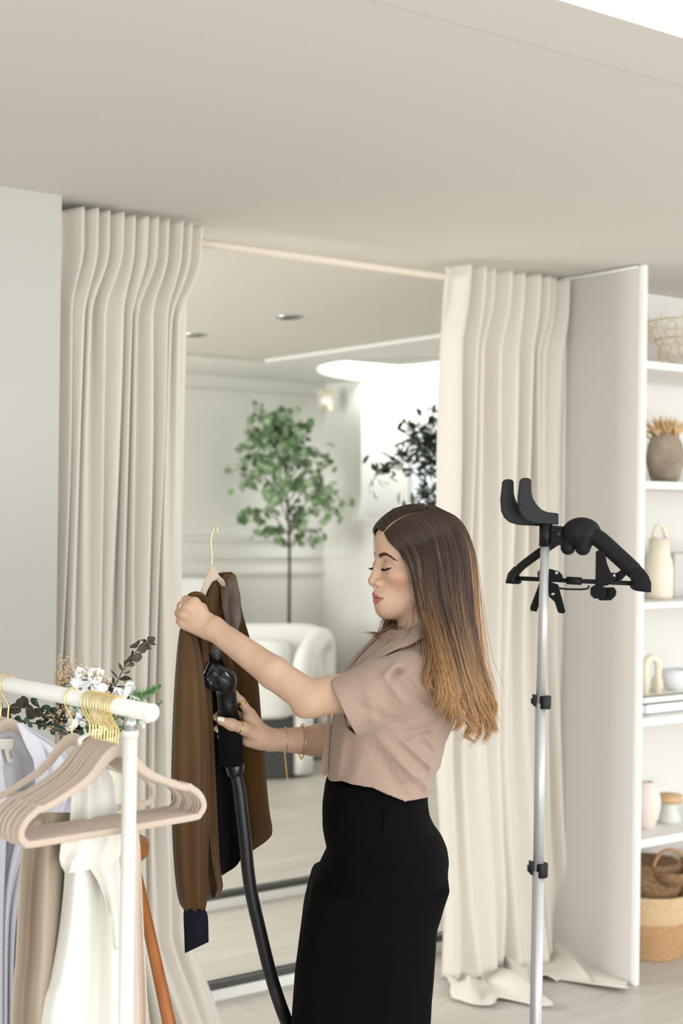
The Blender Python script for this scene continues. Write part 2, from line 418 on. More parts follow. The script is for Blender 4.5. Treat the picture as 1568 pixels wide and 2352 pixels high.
# white cabinet glimpsed behind the shirt
c = P(430, 1176, 8.6)
q = MB().box((c.x-.18, c.y-.15, .12), (c.x+.14, c.y+.15, hit(450, 1330, 1, c.y-.15).z))
cab = q.build('side_cabinet', mat('bright_white', s2l(248, 248, 246), .5), smooth=False, bevel=.01); recentre(cab)
tag(cab, 'white side cabinet glimpsed between the left curtain and the brown shirt', 'cabinet')
def leaf(mb, p, d, n, L, W, round_=True, fold=.12):
    """one leaf from p along d, normal n"""
    d = d.normalized(); s = d.cross(n).normalized(); n = s.cross(d)
    prof = [(0, 0), (.12, .55), (.32, .92), (.55, 1), (.78, .78), (.93, .4), (1, 0)] if round_ else [(0, 0), (.2, .6), (.45, 1), (.7, .75), (.88, .35), (1, 0)]
    vs = []; 
    for t, ww in prof:
        c = p+d*(L*t) - n*(L*.18*t*t); vs += [c - s*(W*.5*ww)+n*(fold*W*ww), c, c + s*(W*.5*ww)+n*(fold*W*ww)]
    fs = []
    for i in range(len(prof)-1):
        a = i*3; fs += [(a, a+1, a+4, a+3), (a+1, a+2, a+5, a+4)]
    mb.add(vs, fs)
rv = lambda s=1: Vector((random.gauss(0, s), random.gauss(0, s), random.gauss(0, s)))
def tree(name, base, top_h, crown, nbr, leaf_L, leaf_W, rnd_leaf, mstem, mleaf, lab, pot_m, nleaf=9, droop=.2, seed=1, r0=.014):
    random.seed(seed)
    e = empty(name, base, lab, 'plant')
    (cx_, cy_, cz0, cz1, R) = crown
    st = MB(); lf = MB(); b = Vector(base)
    trunk = spline([b+Vector((0, 0, .1)), b+Vector((.012, .01, (cz0-b.z)*.6)), Vector((cx_, cy_, cz0+.1)), Vector((cx_-.03, cy_, (cz0+cz1)/2)), Vector((cx_-.06, cy_, cz1-.15))], 24)
    st.tube(trunk, [r0*(1-.6*i/23) for i in range(24)], 8)
    for k in range(nbr):
        t = k/(nbr-1); h = cz0+(cz1-cz0)*(.06+.84*t)
        i = min(range(24), key=lambda i: abs(trunk[i][2]-h)); s = Vector(trunk[i])
        an = k*2.4+random.uniform(-.4, .4); ln = R*(math.sin(math.pi*min(1, .22+t*.75))**.7)*random.uniform(.75, 1.15)
        d = Vector((math.cos(an), math.sin(an), 0))
        pts = [s, s+d*ln*.45+Vector((0, 0, ln*.5)), s+d*ln*.85+Vector((0, 0, ln*.55)), s+d*ln+Vector((0, 0, ln*(.55-droop)))]
        br = spline(pts, 14); st.tube(br, [.005*(1-.6*i/13) for i in range(14)], 5)
        for j in range(3, 14):
            p = Vector(br[j])
            for q_ in range(max(1, int(nleaf*.33))):
                pp = p+rv(.028)
                if rnd_leaf: leaf(lf, pp, rv()+Vector((0, 0, -.5)), rv(), leaf_L*random.uniform(.7, 1.25), leaf_W*random.uniform(.8, 1.2))
                else: leaf(lf, pp, (Vector(br[min(j+1, 13)])-Vector(br[j-1])).normalized()*.5+rv(.8)+Vector((0, 0, .3)), rv(), leaf_L*random.uniform(.7, 1.25), leaf_W, False)
            if j % 3 == 0:
                d2 = rv(1).normalized(); e2 = p+d2*.09; st.tube([p, e2], .002, 4)
                for w_ in range(nleaf//2):
                    leaf(lf, p+(e2-p)*random.uniform(.3, 1.1)+rv(.012), d2*.6+rv(.7), rv(), leaf_L*random.uniform(.7, 1.2), leaf_W, rnd_leaf)
    st.build('trunk', mstem, e); f = lf.build('foliage', mleaf, e)
    MB().lathe([(.11, 0), (.135, .02), (.155, .25), (.16, .27), (.145, .27), (.14, .24), (0, .235)], b, 28).build('pot', pot_m, e)
    return e
m_bark = mat('bark', s2l(72, 62, 50), .8, noise=.4, nscale=60)
m_eu = mat('eucalyptus_leaf', s2l(158, 180, 142), .5, noise=1, nscale=9, col2=s2l(84, 124, 76))
m_fic = mat('dark_leaf', s2l(28, 46, 30), .45, noise=.4, nscale=30)
m_pot = mat('white_pot', s2l(225, 222, 214), .6)
c = P(665, 1176, 8.73); zt = P(640, 945, 8.73).z; zb_ = P(665, 1290, 8.73).z
tree('eucalyptus_tree', (c.x, c.y-.0, .12), zt, (c.x, c.y, zb_+.02, zt+.02, .34), 28, .054, .050, True, m_bark, m_eu, 'slim eucalyptus tree with round grey-green leaves behind the armchair', m_pot, 6, .25, 4, .013)
c = P(1032, 1176, 6.4); zt = P(960, 975, 6.4).z; zb_ = P(1000, 1230, 6.4).z
tree('potted_ficus', (c.x+.17, c.y-.14, .12 if c.y > Y2 else .06), zt, (c.x, c.y, zb_-.2, zt+.04, .30), 20, .06, .022, False, m_bark, m_fic, 'dark-leaved potted plant silhouetted against the bay window above the woman', m_pot, 9, .1, 9, .012)

# ------------------------------------------------------------------ things on the shelves
def at_shelf(px, i, dy=.18):
    """point on shelf i (0 top) under pixel column px, dy behind the front edge"""
    p = hit(px, 1176, 1, YF+dy); z = 0 if i > 4 else SH[i]; return Vector((p.x, p.y, z))
def hpx(px, py, i, dy=.18):
    return hit(px, py, 1, YF+dy).z
S = lambda i, dy=.18, px=1530: Z(px, 1176, 1, YF+dy)/FPX      # metres per pixel there
# gold wire basket, top shelf
c = at_shelf(1580, 0); k = S(0); m_gold = mat('pale_gold_wire', s2l(232, 216, 184), .5, metal=.1)
hgt = hpx(1580, 728, 0)-c.z
e = empty('wire_basket', c, 'pale gold scrolled wire basket on the top shelf of the bookcase', 'basket')
q = MB()
for a in range(12):
    an = a*math.pi/6; d = Vector((math.cos(an), math.sin(an), 0)); s_ = Vector((-d.y, d.x, 0))
    q.tube(spline([c+d*.075+Vector((0, 0, .0)), c+d*.075+Vector((0, 0, hgt*.2)), c+d*.12+Vector((0, 0, hgt*.5)), c+d*.155+Vector((0, 0, hgt*.8)), c+d*.16+Vector((0, 0, hgt))], 12), .0022, 5)
    o_ = c+d*.145+Vector((0, 0, hgt*.72))+s_*.035
    q.tube([o_+s_*(.028*math.cos(t*.5))+Vector((0, 0, .03*math.sin(t*.5)))+d*.0 for t in range(14)], .0020, 5)
    o_ = c+d*.11+Vector((0, 0, hgt*.38))+s_*.025
    q.tube([o_+s_*(.022*math.cos(t*.5))+Vector((0, 0, .03*math.sin(t*.5))) for t in range(14)], .0020, 5)
q.build('wire_scrolls', m_gold, e)
q = MB()
for r_, h_ in ((.075, .003), (.13, hgt*.58), (.16, hgt*.9)): q.tube([c+Vector((r_*math.cos(t*.2618), r_*math.sin(t*.2618), h_)) for t in range(25)], .0036, 5)
q.build('hoop', m_gold, e)
# clay pot with dried grass
c = at_shelf(1525, 1); k = S(1)
h_ = hpx(1525, 996, 1)-c.z; R_ = 43*k
e = empty('clay_pot', c, 'round weathered grey-brown clay pot on the second shelf', 'pot')
MB().lathe([(R_*.62, 0), (R_*.8, h_*.12), (R_*.98, h_*.4), (R_, h_*.55), (R_*.9, h_*.78), (R_*.72, h_*.92), (R_*.72, h_), (R_*.62, h_), (R_*.6, h_*.9), (R_*.4, h_*.5)], c, 36).build('body', mat('weathered_clay', s2l(176, 163, 146), .9, noise=.3, nscale=14, bump=.5, bscale=60, col2=s2l(138, 124, 107)), e)
m_pamp = mat('dried_grass', s2l(222, 190, 140), .9)
q = MB(); random.seed(5)
for i in range(170):
    d = Vector((random.gauss(0, .55), random.gauss(0, .45), 1)).normalized(); s_ = c+Vector((random.gauss(0, R_*.25), random.gauss(0, R_*.25), h_*.85))
    L_ = random.uniform(.05, .10); q.tube([s_, s_+d*L_*.6, s_+d*L_+Vector((d.x, d.y, 0))*.02], [.0035, .0045, .001], 4)
o = q.build('dried_grass_bunch', m_pamp); recentre(o); tag(o, 'short tuft of golden dried grass standing in the clay pot', 'dried grass')
# cream jug with loop handle
c = at_shelf(1515, 2, .13); k = S(2, .13); h_ = hpx(1515, 1236, 2, .13)-c.z; R_ = 32*k
m_crm = mat('cream_ceramic', s2l(238, 228, 208), .6)
e = empty('ceramic_jug', c, 'cream ceramic bottle vase with a loop handle on the third shelf', 'vase')
MB().lathe([(R_*.9, 0), (R_, h_*.06), (R_, h_*.5), (R_*.93, h_*.62), (R_*.76, h_*.72), (R_*.74, h_), (R_*.6, h_), (R_*.6, h_*.8)], c, 32).build('body', m_crm, e)
q = MB(); q.tube([c+RH*(R_*.45*math.cos(t*math.pi/10))+Vector((0, 0, h_-.004+.05*math.sin(t*math.pi/10))) for t in range(11)], .0075, 8); q.build('handle', m_crm, e)
# grey box + orange thing
c = at_shelf(1590, 2, .2); k = S(2, .2)
o = MB().box((c.x-.13, c.y-.03, c.z), (c.x+.14, c.y+.1, hpx(1550, 1270, 2, .2))).build('storage_box', mat('grey_box', s2l(206, 203, 197), .8), smooth=False, bevel=.004); recentre(o); tag(o, 'pale grey storage box behind the cream jug, cut by the picture edge', 'box')
c2 = Vector((c.x-.055, c.y-.034, hpx(1566, 1281, 2, .2)))
o = MB().lathe([(0, -.012), (.012, -.008), (.014, 0), (.012, .008), (0, .012)], c2, 14).build('orange_knob', mat('orange_clay', s2l(214, 150, 110), .7)); recentre(o); tag(o, 'small orange knob set on the front of the grey storage box', 'knob')
# shelf 4: books, arches, bowl
m_book = mat('white_book', s2l(244, 244, 246), .6); m_book2 = mat('cream_book', s2l(236, 235, 228), .6)
def book(px0, px1, zt0, zt1, m, lab, dy=.06):
    a = hit(px0, 1176, 1, YF+dy).x; b = hit(px1, 1176, 1, YF+dy).x
    e = empty('book', ((a+b)/2, YF+dy+.1, zt0), lab, 'book', 'books lying on the fourth shelf')
    MB().box((a, YF+dy, zt0), (b, YF+dy+.2, zt0+.003)).box((a, YF+dy, zt1-.003), (b, YF+dy+.2, zt1)).box((a, YF+dy, zt0), (b, YF+dy+.006, zt1)).build('cover', m, e, smooth=False)
    MB().box((a+.003, YF+dy+.006, zt0+.003), (b-.003, YF+dy+.197, zt1-.003)).build('pages', m_book2, e, smooth=False)
    return e, a
t1 = hit(1500, 1616, 1, YF+.06).z; t2 = hit(1500, 1599, 1, YF+.06).z
e, a = book(1481, 1600, SH[3], t1, m_book, 'thick white book with a grey spine label, lowest on the fourth shelf')
MB().box((a+.002, YF+.0585, SH[3]+.004), (a+.022, YF+.0605, t1-.003)).build('spine_label', mat('grey_label', s2l(196, 196, 198), .6), e, smooth=False)
book(1483, 1590, t1, t2, m_book2, 'thinner cream book lying on top of the white book')
def arch(px0, px1, pyt, dy, r, lab):
    a = hit(px0, 1176, 1, YF+dy).x; b = hit(px1, 1176, 1, YF+dy).x; top = hit((px0+px1)/2, pyt, 1, YF+dy).z
    R_ = (b-a)/2-r; mx_ = (a+b)/2; y = YF+dy
    pts = [(mx_-R_, y, t2)]+[(mx_-R_*math.cos(t*math.pi/12), y, top-r-R_+R_*math.sin(t*math.pi/12)) for t in range(13)]+[(mx_+R_, y, t2)]
    o = MB().tube(pts, r, 12).build('arch_ornament', m_crm); recentre(o); tag(o, lab, 'ornament', 'arch ornaments on the book stack')
arch(1481, 1521, 1501, .10, .013, 'tall cream arch ornament standing on the stacked books')
arch(1501, 1525, 1548, .15, .009, 'small cream arch ornament just right of the tall arch')
c = at_shelf(1556, 3, .15); k = S(3, .15)
o = MB().lathe([(.02, 0), (.04, .004), (34*k, .045), (36*k, .075), (33*k, .075), (30*k, .045), (0, .012)], (c.x, c.y, t2), 30).build('bowl', mat('white_ceramic', s2l(240, 241, 242), .4)); recentre(o); tag(o, 'round white ceramic bowl on the stacked books', 'bowl')
# shelf 5: pink vase, jar
c = at_shelf(1492, 4, .12); k = S(4, .12); h_ = hpx(1492, 1794, 4, .12)-c.z; R_ = 33*k
m_blush = mat('blush_ceramic', s2l(233, 221, 210), .7)
o = MB().lathe([(R_*.62, 0), (R_*.66, h_*.14), (R_*.80, h_*.2), (R_*.98, h_*.45), (R_, h_*.6), (R_*.88, h_*.82), (R_*.55, h_*.98), (R_*.5, h_), (R_*.42, h_), (R_*.5, h_*.8)], c, 36).build('vase', m_blush); recentre(o); tag(o, 'blush ceramic vase with a footed base on the lowest shelf', 'vase')
c = at_shelf(1545, 4, .14); k = S(4, .14); h_ = hpx(1545, 1840, 4, .14)-c.z; R_ = 28*k
e = empty('candle_jar', c, 'pale candle jar with a wooden lid beside the blush vase', 'jar')
MB().lathe([(R_*.9, 0), (R_, .006), (R_*.95, h_*.3), (R_*.75, h_*.55), (R_*.72, h_*.9), (R_*.72, h_), (R_*.6, h_)], c, 30).build('body', mat('frosted_glass', s2l(230, 236, 226), .35, trans=.2), e)
MB().lathe([(R_*1.05, h_), (R_*1.05, h_+.026), (0, h_+.028)], c, 30).build('lid', mat('lid_wood', s2l(212, 176, 134), .6), e)
# baskets on the floor
def woven(name, c1, c2, sc_=70):
    m = mat(name, c1, .9, noise=1, nscale=sc_, bump=1.0, bscale=sc_*1.6, col2=c2, stretch=(1, 1, 2.6)); return m
m_sea = woven('seagrass_light', s2l(226, 200, 160), s2l(204, 172, 128)); m_sea2 = woven('seagrass_tan', s2l(204, 168, 124), s2l(178, 138, 94))
m_sea3 = woven('seagrass_brown', s2l(170, 136, 100), s2l(118, 88, 60), 50)
c = at_shelf(1496, 9, .22); k = S(5, .22); hb = hit(1500, 2125, 1, YF+.12).z; ht = hit(1500, 2062, 1, YF+.12).z
e = empty('seagrass_basket', c, 'two-tone seagrass basket on the floor under the lowest shelf', 'basket')
R0, R1, R2 = .125, .150, .158
def ripple(prof, n=10):
    out = []
    for (r0, h0), (r1, h1) in zip(prof[:-1], prof[1:]):
        for i in range(n): out.append((r0+(r1-r0)*i/n+.0018*((i % 2)*2-1), h0+(h1-h0)*i/n))
    return out+[prof[-1]]
c = Vector((c.x+.01, c.y, 0))
MB().lathe(ripple([(R0, .0), (R1, hb)], 20), c, 40).build('tan_base', m_sea2, e)
MB().lathe(ripple([(R1, hb), (R2, ht)], 10)+[(R2-.012, ht), (R1-.012, hb)], c, 40, cap=False).build('light_rim', m_sea, e)
mi = Vector((c.x+.02, c.y+.02, 0)); h3 = hit(1510, 1975, 1, YF+.22).z
o = MB().lathe(ripple([(.10, hb-.02), (.125, h3-.02), (.11, h3)], 12)+[(.1, h3)], mi, 36).build('nested_basket', m_sea3); recentre(o); tag(o, 'brown woven basket nested inside the two-tone basket', 'basket')
c3 = at_shelf(1550, 9, .13); z3 = hit(1545, 2030, 1, YF+.13).z; z4 = hit(1545, 1995, 1, YF+.13).z
e = empty('handled_basket', (c3.x, c3.y, z3), 'small woven basket with a loop handle tipped on top of the other baskets', 'basket')
MB().lathe(ripple([(.04, 0), (.07, .025), (.078, z4-z3)], 5)+[(.07, z4-z3), (.05, .03)], (c3.x, c3.y, z3), 30).build('bowl_body', m_sea3, e)
q = MB(); zz = hit(1540, 1952, 1, YF+.13).z
q.tube([Vector((c3.x, c3.y, z4))+RH*(.062*math.cos(t*math.pi/14))+Vector((0, 0, (zz-z4)*math.sin(t*math.pi/14))) for t in range(15)], .0065, 8); q.build('loop_handle', m_sea2, e)
o = MB().lathe(ripple([(.10, 0), (.12, .2), (.12, .3)], 12), (c.x+.33, c.y-.02, 0), 30).build('rear_basket', m_sea2); recentre(o); tag(o, 'tan woven basket at the picture edge right of the two-tone basket', 'basket')

# ------------------------------------------------------------------ steamer stand
m_plast = mat('black_plastic', (.006, .006, .007), .45, spec=.3)
m_plast2 = mat('black_soft', (.009, .009, .010), .6, spec=.25)
m_alu = mat('aluminium_pole', s2l(196, 196, 195), .38, metal=.35)
ZS = 3.2
q0 = P(1232, 2352, ZS); fl = P(1228, 2352, ZS)
st = empty('steamer_stand', (fl.x, fl.y, 0), 'black and silver telescopic garment steamer stand with hanger and clips', 'stand')
def slabpx(pts, z, th, scale=None, off=(0, 0)):
    pp = [P(x+off[0], y+off[1], z) for x, y in pts]
    return MB().slab(pp, FW*th)
cc = lambda l: [(x/3.733+1100, y/3.733+1080) for x, y in l]
r1 = 10.6*ZS/FPX; r2 = 13.2*ZS/FPX
top, mid, bot = P(1251.5, 1240, ZS), P(1241, 1615, ZS), P(1236, 2000, ZS)
MB().tube([top, mid], r1, 20).build('pole_section', m_alu, st)
MB().tube([mid, bot], r2*.93, 20).build('pole_section', m_alu, st)
foot = Vector((fl.x, fl.y, .10))
MB().tube([bot, foot], r2*1.06, 20).build('pole_section', m_alu, st)
for (x0, x1, y0, y1) in ((1222, 1262, 1598, 1627), (1214, 1255, 1982, 2014)):
    q = MB(); a, b = P((x0+x1)/2+8, y0, ZS), P((x0+x1)/2+7, y1, ZS); q.tube([a, b], 16*ZS/FPX, 18)
    q.slab([P(x0+2, y0-2, ZS-.006), P(x0+20, y0+2, ZS-.006), P(x0+20, y1-2, ZS-.006), P(x0+3, y1-5, ZS-.006)], FW*.02)
    q.slab([P(x0-2, y0+7, ZS-.004), P(x0+6, y0+7, ZS-.004), P(x0+6, y1-10, ZS-.004), P(x0-2, y1-10, ZS-.004)], FW*.014)
    q.build('clamp', m_plast, st, bevel=.001)
# collar and ribbed block
MB().tube([P(1253, 1202, ZS), P(1251.5, 1255, ZS)], 14.5*ZS/FPX, 24).build('collar', m_plast, st)
q = MB()
q.slab([P(1266, 1206, ZS-.014), P(1321, 1212, ZS-.02), P(1320, 1255, ZS-.02), P(1264, 1251, ZS-.014)], FW*.03)
for i in range(4):
    y = 1210+i*11.5; q.tube([P(1267, y, ZS-.015), P(1321, y+5, ZS-.021)], .0035, 8)
q.lathe([(.0, 0), (.006, 0), (.006, .004), (.003, .004)], P(1282, 1226, ZS-.02), 14, axis=-FW)
q.build('ribbed_block', m_plast, st, bevel=.001)
# cradle hooks
J = cc([(350, 85), (375, 66), (425, 66), (447, 82), (450, 190), (462, 240), (492, 292), (540, 340), (590, 360), (682, 370), (682, 468), (520, 462), (470, 455), (410, 435), (365, 395), (340, 340), (333, 240)])
for off, dz in (((-40, 3), .045), ((0, 0), -.012)):
    q = slabpx(J if dz < 0 else [p for p in J], ZS+dz, .012, off=off); q.build('cradle_hook', m_plast, st, smooth=False, bevel=.0025)
q = MB(); q.slab([P(1225, 1180, ZS-.01), P(1270, 1180, ZS-.01), P(1270, 1203, ZS-.01), P(1225, 1203, ZS-.01)], FW*.06); q.build('cradle_bridge', m_plast, st, smooth=False, bevel=.002)
# hanger
hz = lambda px: 3.26-(px-1180)/310*.16
def H(px, py, dz=0): return P(px, py, hz(px)+dz)
q = MB(); s_ = ZS/FPX
q.tube(spline([H(1300, 1228), H(1335, 1222), H(1372, 1236), H(1420, 1278), H(1458, 1313)], 24), [s_*v for v in np.interp(np.linspace(0, 1, 24), [0, .2, .4, 1], [21, 23, 20, 19])], 20)
q.tube(spline([H(1452, 1307), H(1470, 1325), H(1479, 1340), H(1481, 1352)], 10), [s_*v for v in np.linspace(18, 14, 10)], 18)
q.slab([H(x, y, -.022) for x, y in cc([(1330, 835), (1400, 850), (1455, 905), (1478, 965), (1477, 1050), (1440, 1048), (1345, 1036), (1312, 1008), (1330, 960), (1290, 890)])], FW*.034)
q.build('hanger_arm', m_plast2, st, bevel=.003)['label'] = 'thick padded right arm of the hanger'
q = MB()
q.tube(spline([H(1318, 1218), H(1270, 1248), H(1230, 1276), H(1196, 1302), H(1180, 1322), H(1176, 1336)], 24), [s_*v for v in np.linspace(15, 12, 24)], 12, flat=(1, .75))
q.slab([H(1162, 1340), H(1168, 1318), H(1182, 1302), H(1192, 1322), H(1198, 1338), H(1190, 1342)], FW*.02)
q.build('hanger_arm', m_plast2, st)
# central dome with lobes
class _D: pass
dome_pts = [H(1335, 1222), H(1308, 1226, -.004), H(1304, 1258, -.004), H(1346, 1226, -.008), H(1338, 1258, -.008)]
DOME = dome_pts
# lower rod
q = MB(); q.tube([H(1180, 1328), H(1455, 1340)], 5.2*s_, 12); q.tube([H(1302, 1333), H(1334, 1335)], 9*s_, 12)
q.tube(spline([H(1278, 1350), H(1300, 1353), H(1345, 1353), H(1352, 1345)], 10), 2.2*s_, 8); q.build('trouser_bar', m_plast2, st)
m_pin = mat('steel_pin', (.7, .7, .7), .25, metal=1)
def clip(parts, pins):
    q = MB()
    for pts, dz, th in parts: q.slab([H(x, y, dz) for x, y in cc(pts)], FW*th)
    o = q.build('clip', m_plast, st, smooth=False, bevel=.0015)
    for (x, y) in cc(pins): MB().lathe([(.0, .0035), (.0032, .003), (.004, 0), (.004, -.03)], H(x, y, -.0185), 12, axis=-FW).build('pin', m_pin, o)
clip([([(510, 880), (540, 850), (620, 848), (690, 870), (718, 905), (715, 930), (660, 955), (520, 950)], -.016, .03),
      ([(528, 940), (600, 960), (520, 1140), (495, 1215), (440, 1205), (442, 1170), (500, 1020)], -.012, .01),
      ([(590, 950), (680, 980), (742, 1215), (720, 1232), (680, 1222), (650, 1130), (600, 1085)], -.012, .01)], [(632, 1062), (662, 882)])
clip([([(1005, 700), (1025, 688), (1075, 690), (1082, 720), (1098, 800), (1130, 880), (1170, 880), (1180, 930), (1100, 990), (1000, 1000)], -.018, .012),
      ([(1170, 890), (1235, 845), (1250, 870), (1270, 890), (1220, 945), (1120, 945)], .0, .01),
      ([(960, 1010), (1000, 985), (1080, 1000), (1090, 1060), (1070, 1100), (990, 1102), (958, 1070)], -.02, .014),
      ([(1020, 1010), (1160, 1005), (1180, 1040), (1170, 1080), (1130, 1117), (1030, 1117)], .0, .014)], [(1158, 902)])
# wheeled base on the floor (below the picture)
b0 = Vector((fl.x, fl.y, 0))
q = MB(); q.t = Matrix.Translation(b0)
rbox(q, (-.17, -.13, .03), (.17, .13, .20), .35); q.build('water_tank_base', m_plast, st)
for sx in (-1, 1):
    for sy in (-1, 1):
        q = MB(); q.tube([b0+Vector((sx*.13, sy*.09-.01, .025)), b0+Vector((sx*.13, sy*.09+.01, .025))], .025, 14); q.build('castor', m_plast2, st)
# ------------------------------------------------------------------ figure space: (a right, b away, h up) metres, camera-aligned, origin on the lens axis 2.86 m out
ZF = 2.86
def Lp(px, py, b=0.0):
    z = ZF+b; return np.array([(px-784)/FPX*z, b, (1176-py)/FPX*z])
def L2W(v):
    v = np.asarray(v, float); A = np.array([tuple(RC), tuple(FW), tuple(UC)])
    return v @ A + np.array(tuple(CAM+FW*ZF))
def Pb(px, py, b=0.0): return P(px, py, ZF+b)
class F:
    """signed-distance field from round cones, ellipsoids and lofts, meshed by surface nets"""
    def __init__(s): s.p = []
    def rc(s, a, b, ra, rb, k=.008, sub=False, sc=None):
        a = np.array(a, float); b = np.array(b, float)
        s.p.append(('c', a, b, ra, rb, k, sub, (a+b)/2, np.linalg.norm(b-a)/2+max(ra, rb)+k)); return s
    def chain(s, pts, rs, k=.006):
        for i in range(len(pts)-1): s.rc(pts[i], pts[i+1], rs[i], rs[i+1], k)
        return s
    def el(s, c, r, rot=None, k=.008, sub=False):
        s.p.append(('e', np.array(c, float), np.array(r, float), np.eye(3) if rot is None else rot, None, k, sub, np.array(c, float), max(r)+k)); return s
    def fn(s, f, k=.01, sub=False):
        s.p.append(('f', f, None, None, None, k, sub, None, 1e9)); return s
    def ev(s, X, c=None, R=None):
        d = np.full(len(X), 1.0, np.float32)
        for (ty, A, B, C, E, k, sub, cen, rad) in s.p:
            if c is not None and cen is not None and np.linalg.norm(cen-c) > rad+R+.012: continue
            if ty == 'c':
                ab = B-A; t = np.clip((X-A) @ ab/max(ab @ ab, 1e-12), 0, 1)
                q = np.linalg.norm(X-A-t[:, None]*ab, axis=1)-(C+(E-C)*t)
            elif ty == 'e':
                Y = (X-A) @ C; k0 = np.linalg.norm(Y/B, axis=1); k1 = np.linalg.norm(Y/(B*B), axis=1)+1e-9
                q = k0*(k0-1)/k1
            else: q = A(X)
            if sub:
                q = -q; h = np.clip(.5+.5*(q-d)/k, 0, 1); d = d*(1-h)+q*h + k*h*(1-h)
            else:
                h = np.clip(.5+.5*(d-q)/k, 0, 1); d = d*(1-h)+q*h - k*h*(1-h)
        return d
    def mesh(s, lo, hi, h, B=20):
        lo = np.array(lo, float); hi = np.array(hi, float); n = np.ceil((hi-lo)/h/B).astype(int)*B+1
        D = np.full(n, 1.0, np.float32); half = B*h*.8660254
        for i in range(0, n[0]-1, B):
            for j in range(0, n[1]-1, B):
                for k in range(0, n[2]-1, B):
                    c = lo+(np.array([i, j, k])+B/2)*h
                    v = s.ev(c[None], c, half)[0]
                    if abs(v) > half*1.35+.004:
                        D[i:i+B+1, j:j+B+1, k:k+B+1] = np.where(D[i:i+B+1, j:j+B+1, k:k+B+1] == 1.0, np.float32(1.0 if v > 0 else -1.0), D[i:i+B+1, j:j+B+1, k:k+B+1]); continue
                    g = np.stack(np.meshgrid(*(np.arange(q, q+B+1) for q in (i, j, k)), indexing='ij'), -1).reshape(-1, 3)
                    D[i:i+B+1, j:j+B+1, k:k+B+1] = s.ev(lo+g*h, c, half).reshape(B+1, B+1, B+1)
        S = D < 0
        cs = S[:-1, :-1, :-1].astype(np.int8)
        for dx in (0, 1):
            for dy in (0, 1):
                for dz in (0, 1):
                    if dx+dy+dz: cs += S[dx:S.shape[0]-1+dx, dy:S.shape[1]-1+dy, dz:S.shape[2]-1+dz]
        act = (cs > 0) & (cs < 8); idx = np.argwhere(act); ID = np.full(act.shape, -1, np.int32); ID[act] = np.arange(len(idx))
        off = np.array([[x, y, z] for x in (0, 1) for y in (0, 1) for z in (0, 1)])
        val = np.stack([D[tuple((idx+o).T)] for o in off], 1)
        acc = np.zeros((len(idx), 3)); cnt = np.zeros(len(idx))
        for a in range(8):
            for b in range(a+1, 8):
                if np.abs(off[a]-off[b]).sum() != 1: continue
                m = (val[:, a] < 0) != (val[:, b] < 0); t = val[m, a]/(val[m, a]-val[m, b])
                acc[m] += off[a]+(off[b]-off[a])*t[:, None]; cnt[m] += 1
        V = lo+(idx+acc/cnt[:, None])*h; Fs = []
        for ax in range(3):
            o1, o2 = [q for q in range(3) if q != ax]
            sl = [slice(1, -1)]*3; sl[ax] = slice(0, -1); sl2 = list(sl); sl2[ax] = slice(1, None)
            s0 = S[tuple(sl)]; s1 = S[tuple(sl2)]; e = np.argwhere(s0 != s1)
            if not len(e): continue
            fl = s0[tuple(e.T)]; base = e.copy(); base[:, o1] += 1; base[:, o2] += 1
            u = np.zeros(3, int); u[o1] = 1; w = np.zeros(3, int); w[o2] = 1
            q = np.stack([ID[tuple((base-u-w).T)], ID[tuple((base-w).T)], ID[tuple(base.T)], ID[tuple((base-u).T)]], 1)
            ok = (q >= 0).all(1); q = q[ok]; fl = fl[ok]
            flip = ~fl if ax != 1 else fl
            q[flip] = q[flip][:, ::-1]; Fs.append(q)
        Fq = np.concatenate(Fs)
        return V, Fq
def fobj(name, V, Fq, m, parent, mats=None, fmat=None, smooth_it=0, **k):
    W = L2W(V)
    me = bpy.data.meshes.new(name); me.vertices.add(len(W)); me.vertices.foreach_set('co', W.astype(np.float32).ravel())
    n = len(Fq); me.loops.add(n*4); me.loops.foreach_set('vertex_index', Fq.astype(np.int32).ravel())
    me.polygons.add(n); me.polygons.foreach_set('loop_start', np.arange(0, n*4, 4, dtype=np.int32)); me.polygons.foreach_set('loop_total', np.full(n, 4, np.int32))
    me.update(calc_edges=True); me.polygons.foreach_set('use_smooth', np.ones(n, bool))
    for mm in (mats or [m]): me.materials.append(mm)
    if fmat is not None: me.polygons.foreach_set('material_index', fmat.astype(np.int32))
    o = bpy.data.objects.new(name, me); COL.objects.link(o)
    if parent: o.parent = parent; me.transform(wm(parent).inverted())
    if smooth_it:
        md = o.modifiers.new('smooth', 'SMOOTH'); md.factor = .5; md.iterations = smooth_it
    return o
# ------------------------------------------------------------------ the woman's body
def skin_mat(name, col, col2, blush):
    m = mat(name, col, .5, noise=1, nscale=22, col2=col2, sss=.12, spec=.35, bump=.12, bscale=700); return m
m_skin = skin_mat('skin', s2l(198, 166, 143), s2l(189, 155, 130), None)
m_lip = mat('lip_skin', s2l(190, 112, 96), .4, sss=.1, noise=.15, nscale=300)
m_blush = mat('blushed_cheek', s2l(226, 172, 146), .5, noise=1, nscale=40, col2=s2l(220, 164, 140), sss=.12)
m_lid = mat('eyelid_shadow', s2l(214, 172, 146), .45, sss=.1)
PSI = math.radians(20); SC = .8754e-3
HO = Lp(950, 1290, 0)
Rh = np.array([[-math.cos(PSI), -math.sin(PSI), 0], [math.sin(PSI), -math.cos(PSI), 0], [0, 0, 1]])   # rows f,l,u in (a,b,h)
def hd(f, l, u): return HO + (np.array([f, l, u])*1e-3) @ Rh
RT = Rh.T
body = F()
mm = 1e-3
def hel(f, l, u, R, k=8, sub=False): body.el(hd(f, l, u), np.array(R)*mm, RT, k*mm, sub)
